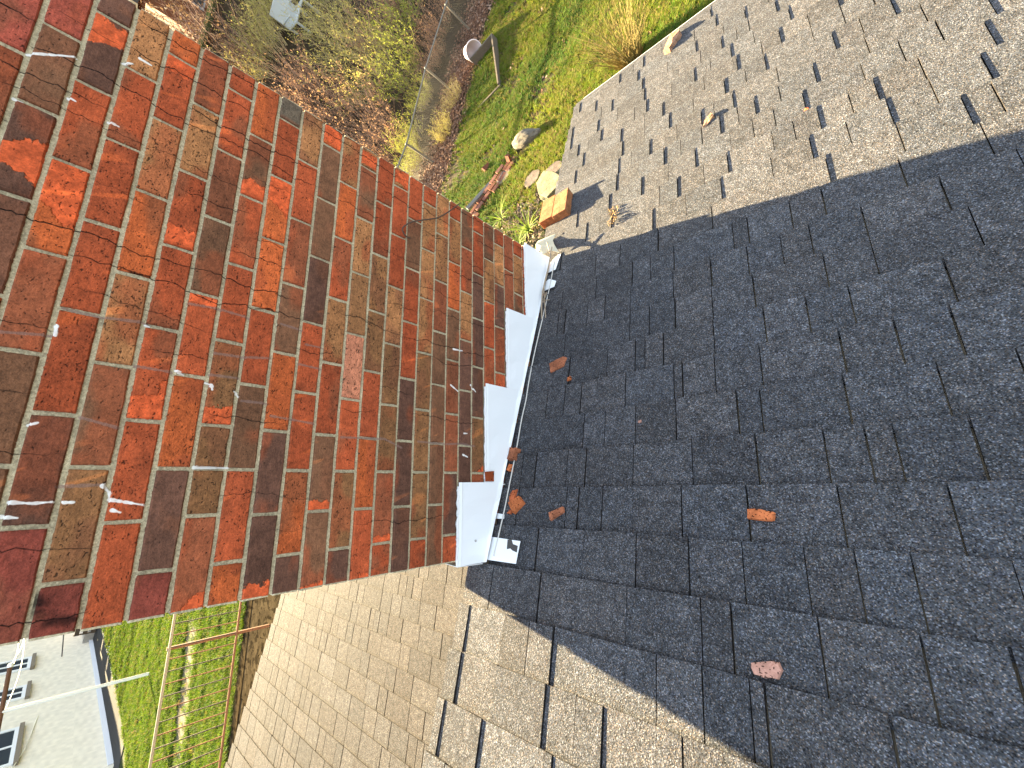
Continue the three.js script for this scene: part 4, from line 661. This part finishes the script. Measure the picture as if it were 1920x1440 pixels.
  const R = rng(17), peb = new GB(); for (let i = 0; i < 130; i++) { const t = R() * 8, o = 1.42 + (R() - 0.5) * 0.3, x = -8.73 + o * 0.968 + t * 0.25, z = -20.34 + o * 0.25 - t * 0.968, s = 0.015 + R() * 0.035, y = ground(x, z) + 0.02; peb.box(x, y, z, x + s, y + s * 0.6, z + s); }
  const pb = solo('gravel', peb.build(), std({ color: rgb(0.6, 0.58, 0.54) }), 'white gravel crumbs along the edge of the asphalt strip', 'gravel'); pb.userData.kind = 'stuff';
  const stoop = thing('stoop', 'concrete stoop with black iron railing against the white house', 'stoop', [-6.3, ground(-6.3, -30) - 0.02, -30.2]); stoop.rotation.y = -14.5 * Math.PI / 180;
  part('step', boxGeo(-0.4, -0.1, -2.6, 0.55, 0.3, 1.6), std({ color: rgb(0.4, 0.38, 0.34), map: grainTex }), stoop); part('step', boxGeo(0.55, -0.1, -2.2, 0.95, 0.15, 1.4), std({ color: rgb(0.42, 0.4, 0.36), map: grainTex }), stoop);
  const blk = std({ color: rgb(0.02, 0.02, 0.022), roughness: 0.5 });
  const rl = part('railing', boxGeo(0.08, 0.92, -2.4, 0.12, 0.96, 2.4), blk, stoop); for (let i = 0; i < 8; i++) part('picket', boxGeo(0.09, 0.3, 1.5 - i * 0.5, 0.11, 0.92, 1.52 - i * 0.5), blk, rl);
  const cr = thing('wooden_crate', 'dark wooden crate standing before the stoop', 'crate', [-5.75, ground(-5.75, -28.6), -28.6]); const cw = std({ color: rgb(0.09, 0.065, 0.045), map: grainTex });
  for (const y of [0.03, 0.3, 0.57]) for (const z of [-0.5, 0.45]) part('slat', boxGeo(-0.35, y, z, 0.35, y + 0.16, z + 0.05), cw, cr); for (const x of [-0.35, 0.3]) for (const z of [-0.45, 0.4]) part('corner_post', boxGeo(x, 0, z, x + 0.05, 0.76, z + 0.05), cw, cr);
  // clothes pole
  const cp = thing('clothes_pole', 'white clothes pole with a rusty crossbar standing in the yard', 'pole', [-5.1, -3, -16.74]);
  part('post', new THREE.CylinderGeometry(0.042, 0.045, 3.0, 12).translate(0, 1.45, 0), std({ color: rgb(0.66, 0.66, 0.62), roughness: 0.4, metalness: 0.3 }), cp);
  part('crossbar', new GB().stick(V(-0.5, 2.92, 0), V(1.05, 2.98, 0), 0.045, 0.045, 8).build(), std({ color: rgb(0.16, 0.08, 0.045), map: grainTex }), cp);
  part('end_cap', new THREE.SphereGeometry(0.06, 10, 8).translate(1.06, 2.98, 0), std({ color: rgb(0.75, 0.75, 0.72) }), cp);
  const cord = std({ color: rgb(0.7, 0.66, 0.5), roughness: 0.7 });
  const cords = [[[-4.15, 0.0, -16.74], [-4.6, -0.2, -22], [-5.2, 0.05, -30]], [[-4.5, 0.0, -16.74], [-4.3, -0.1, -19], [-3.9, 0.15, -26]], [[-5.5, -0.06, -16.74], [-5.0, -0.25, -19.5], [-4.4, -0.1, -27]]];
  ['sagging pale clothes line tied to the end cap of the crossbar', 'pale clothes line crossing before the middle window', 'pale clothes line tied near the post of the clothes pole'].forEach((l, i) => solo('clothes_line', tube(cords[i], 0.013, 30, 5), cord, l, 'rope'));
  solo('wall_wire', tube([[-8.5, -0.35, -20.8], [-8.15, -0.8, -22.2], [-7.7, -1.1, -24.4], [-7.5, -1.3, -25.2]], 0.014, 24, 5), cord, 'pale wire sagging across the stucco below the large window', 'wire');
}

scene.traverse((o) => { if (o.isMesh) { o.castShadow = true; o.receiveShadow = true; } });
renderer.render(scene, camera);
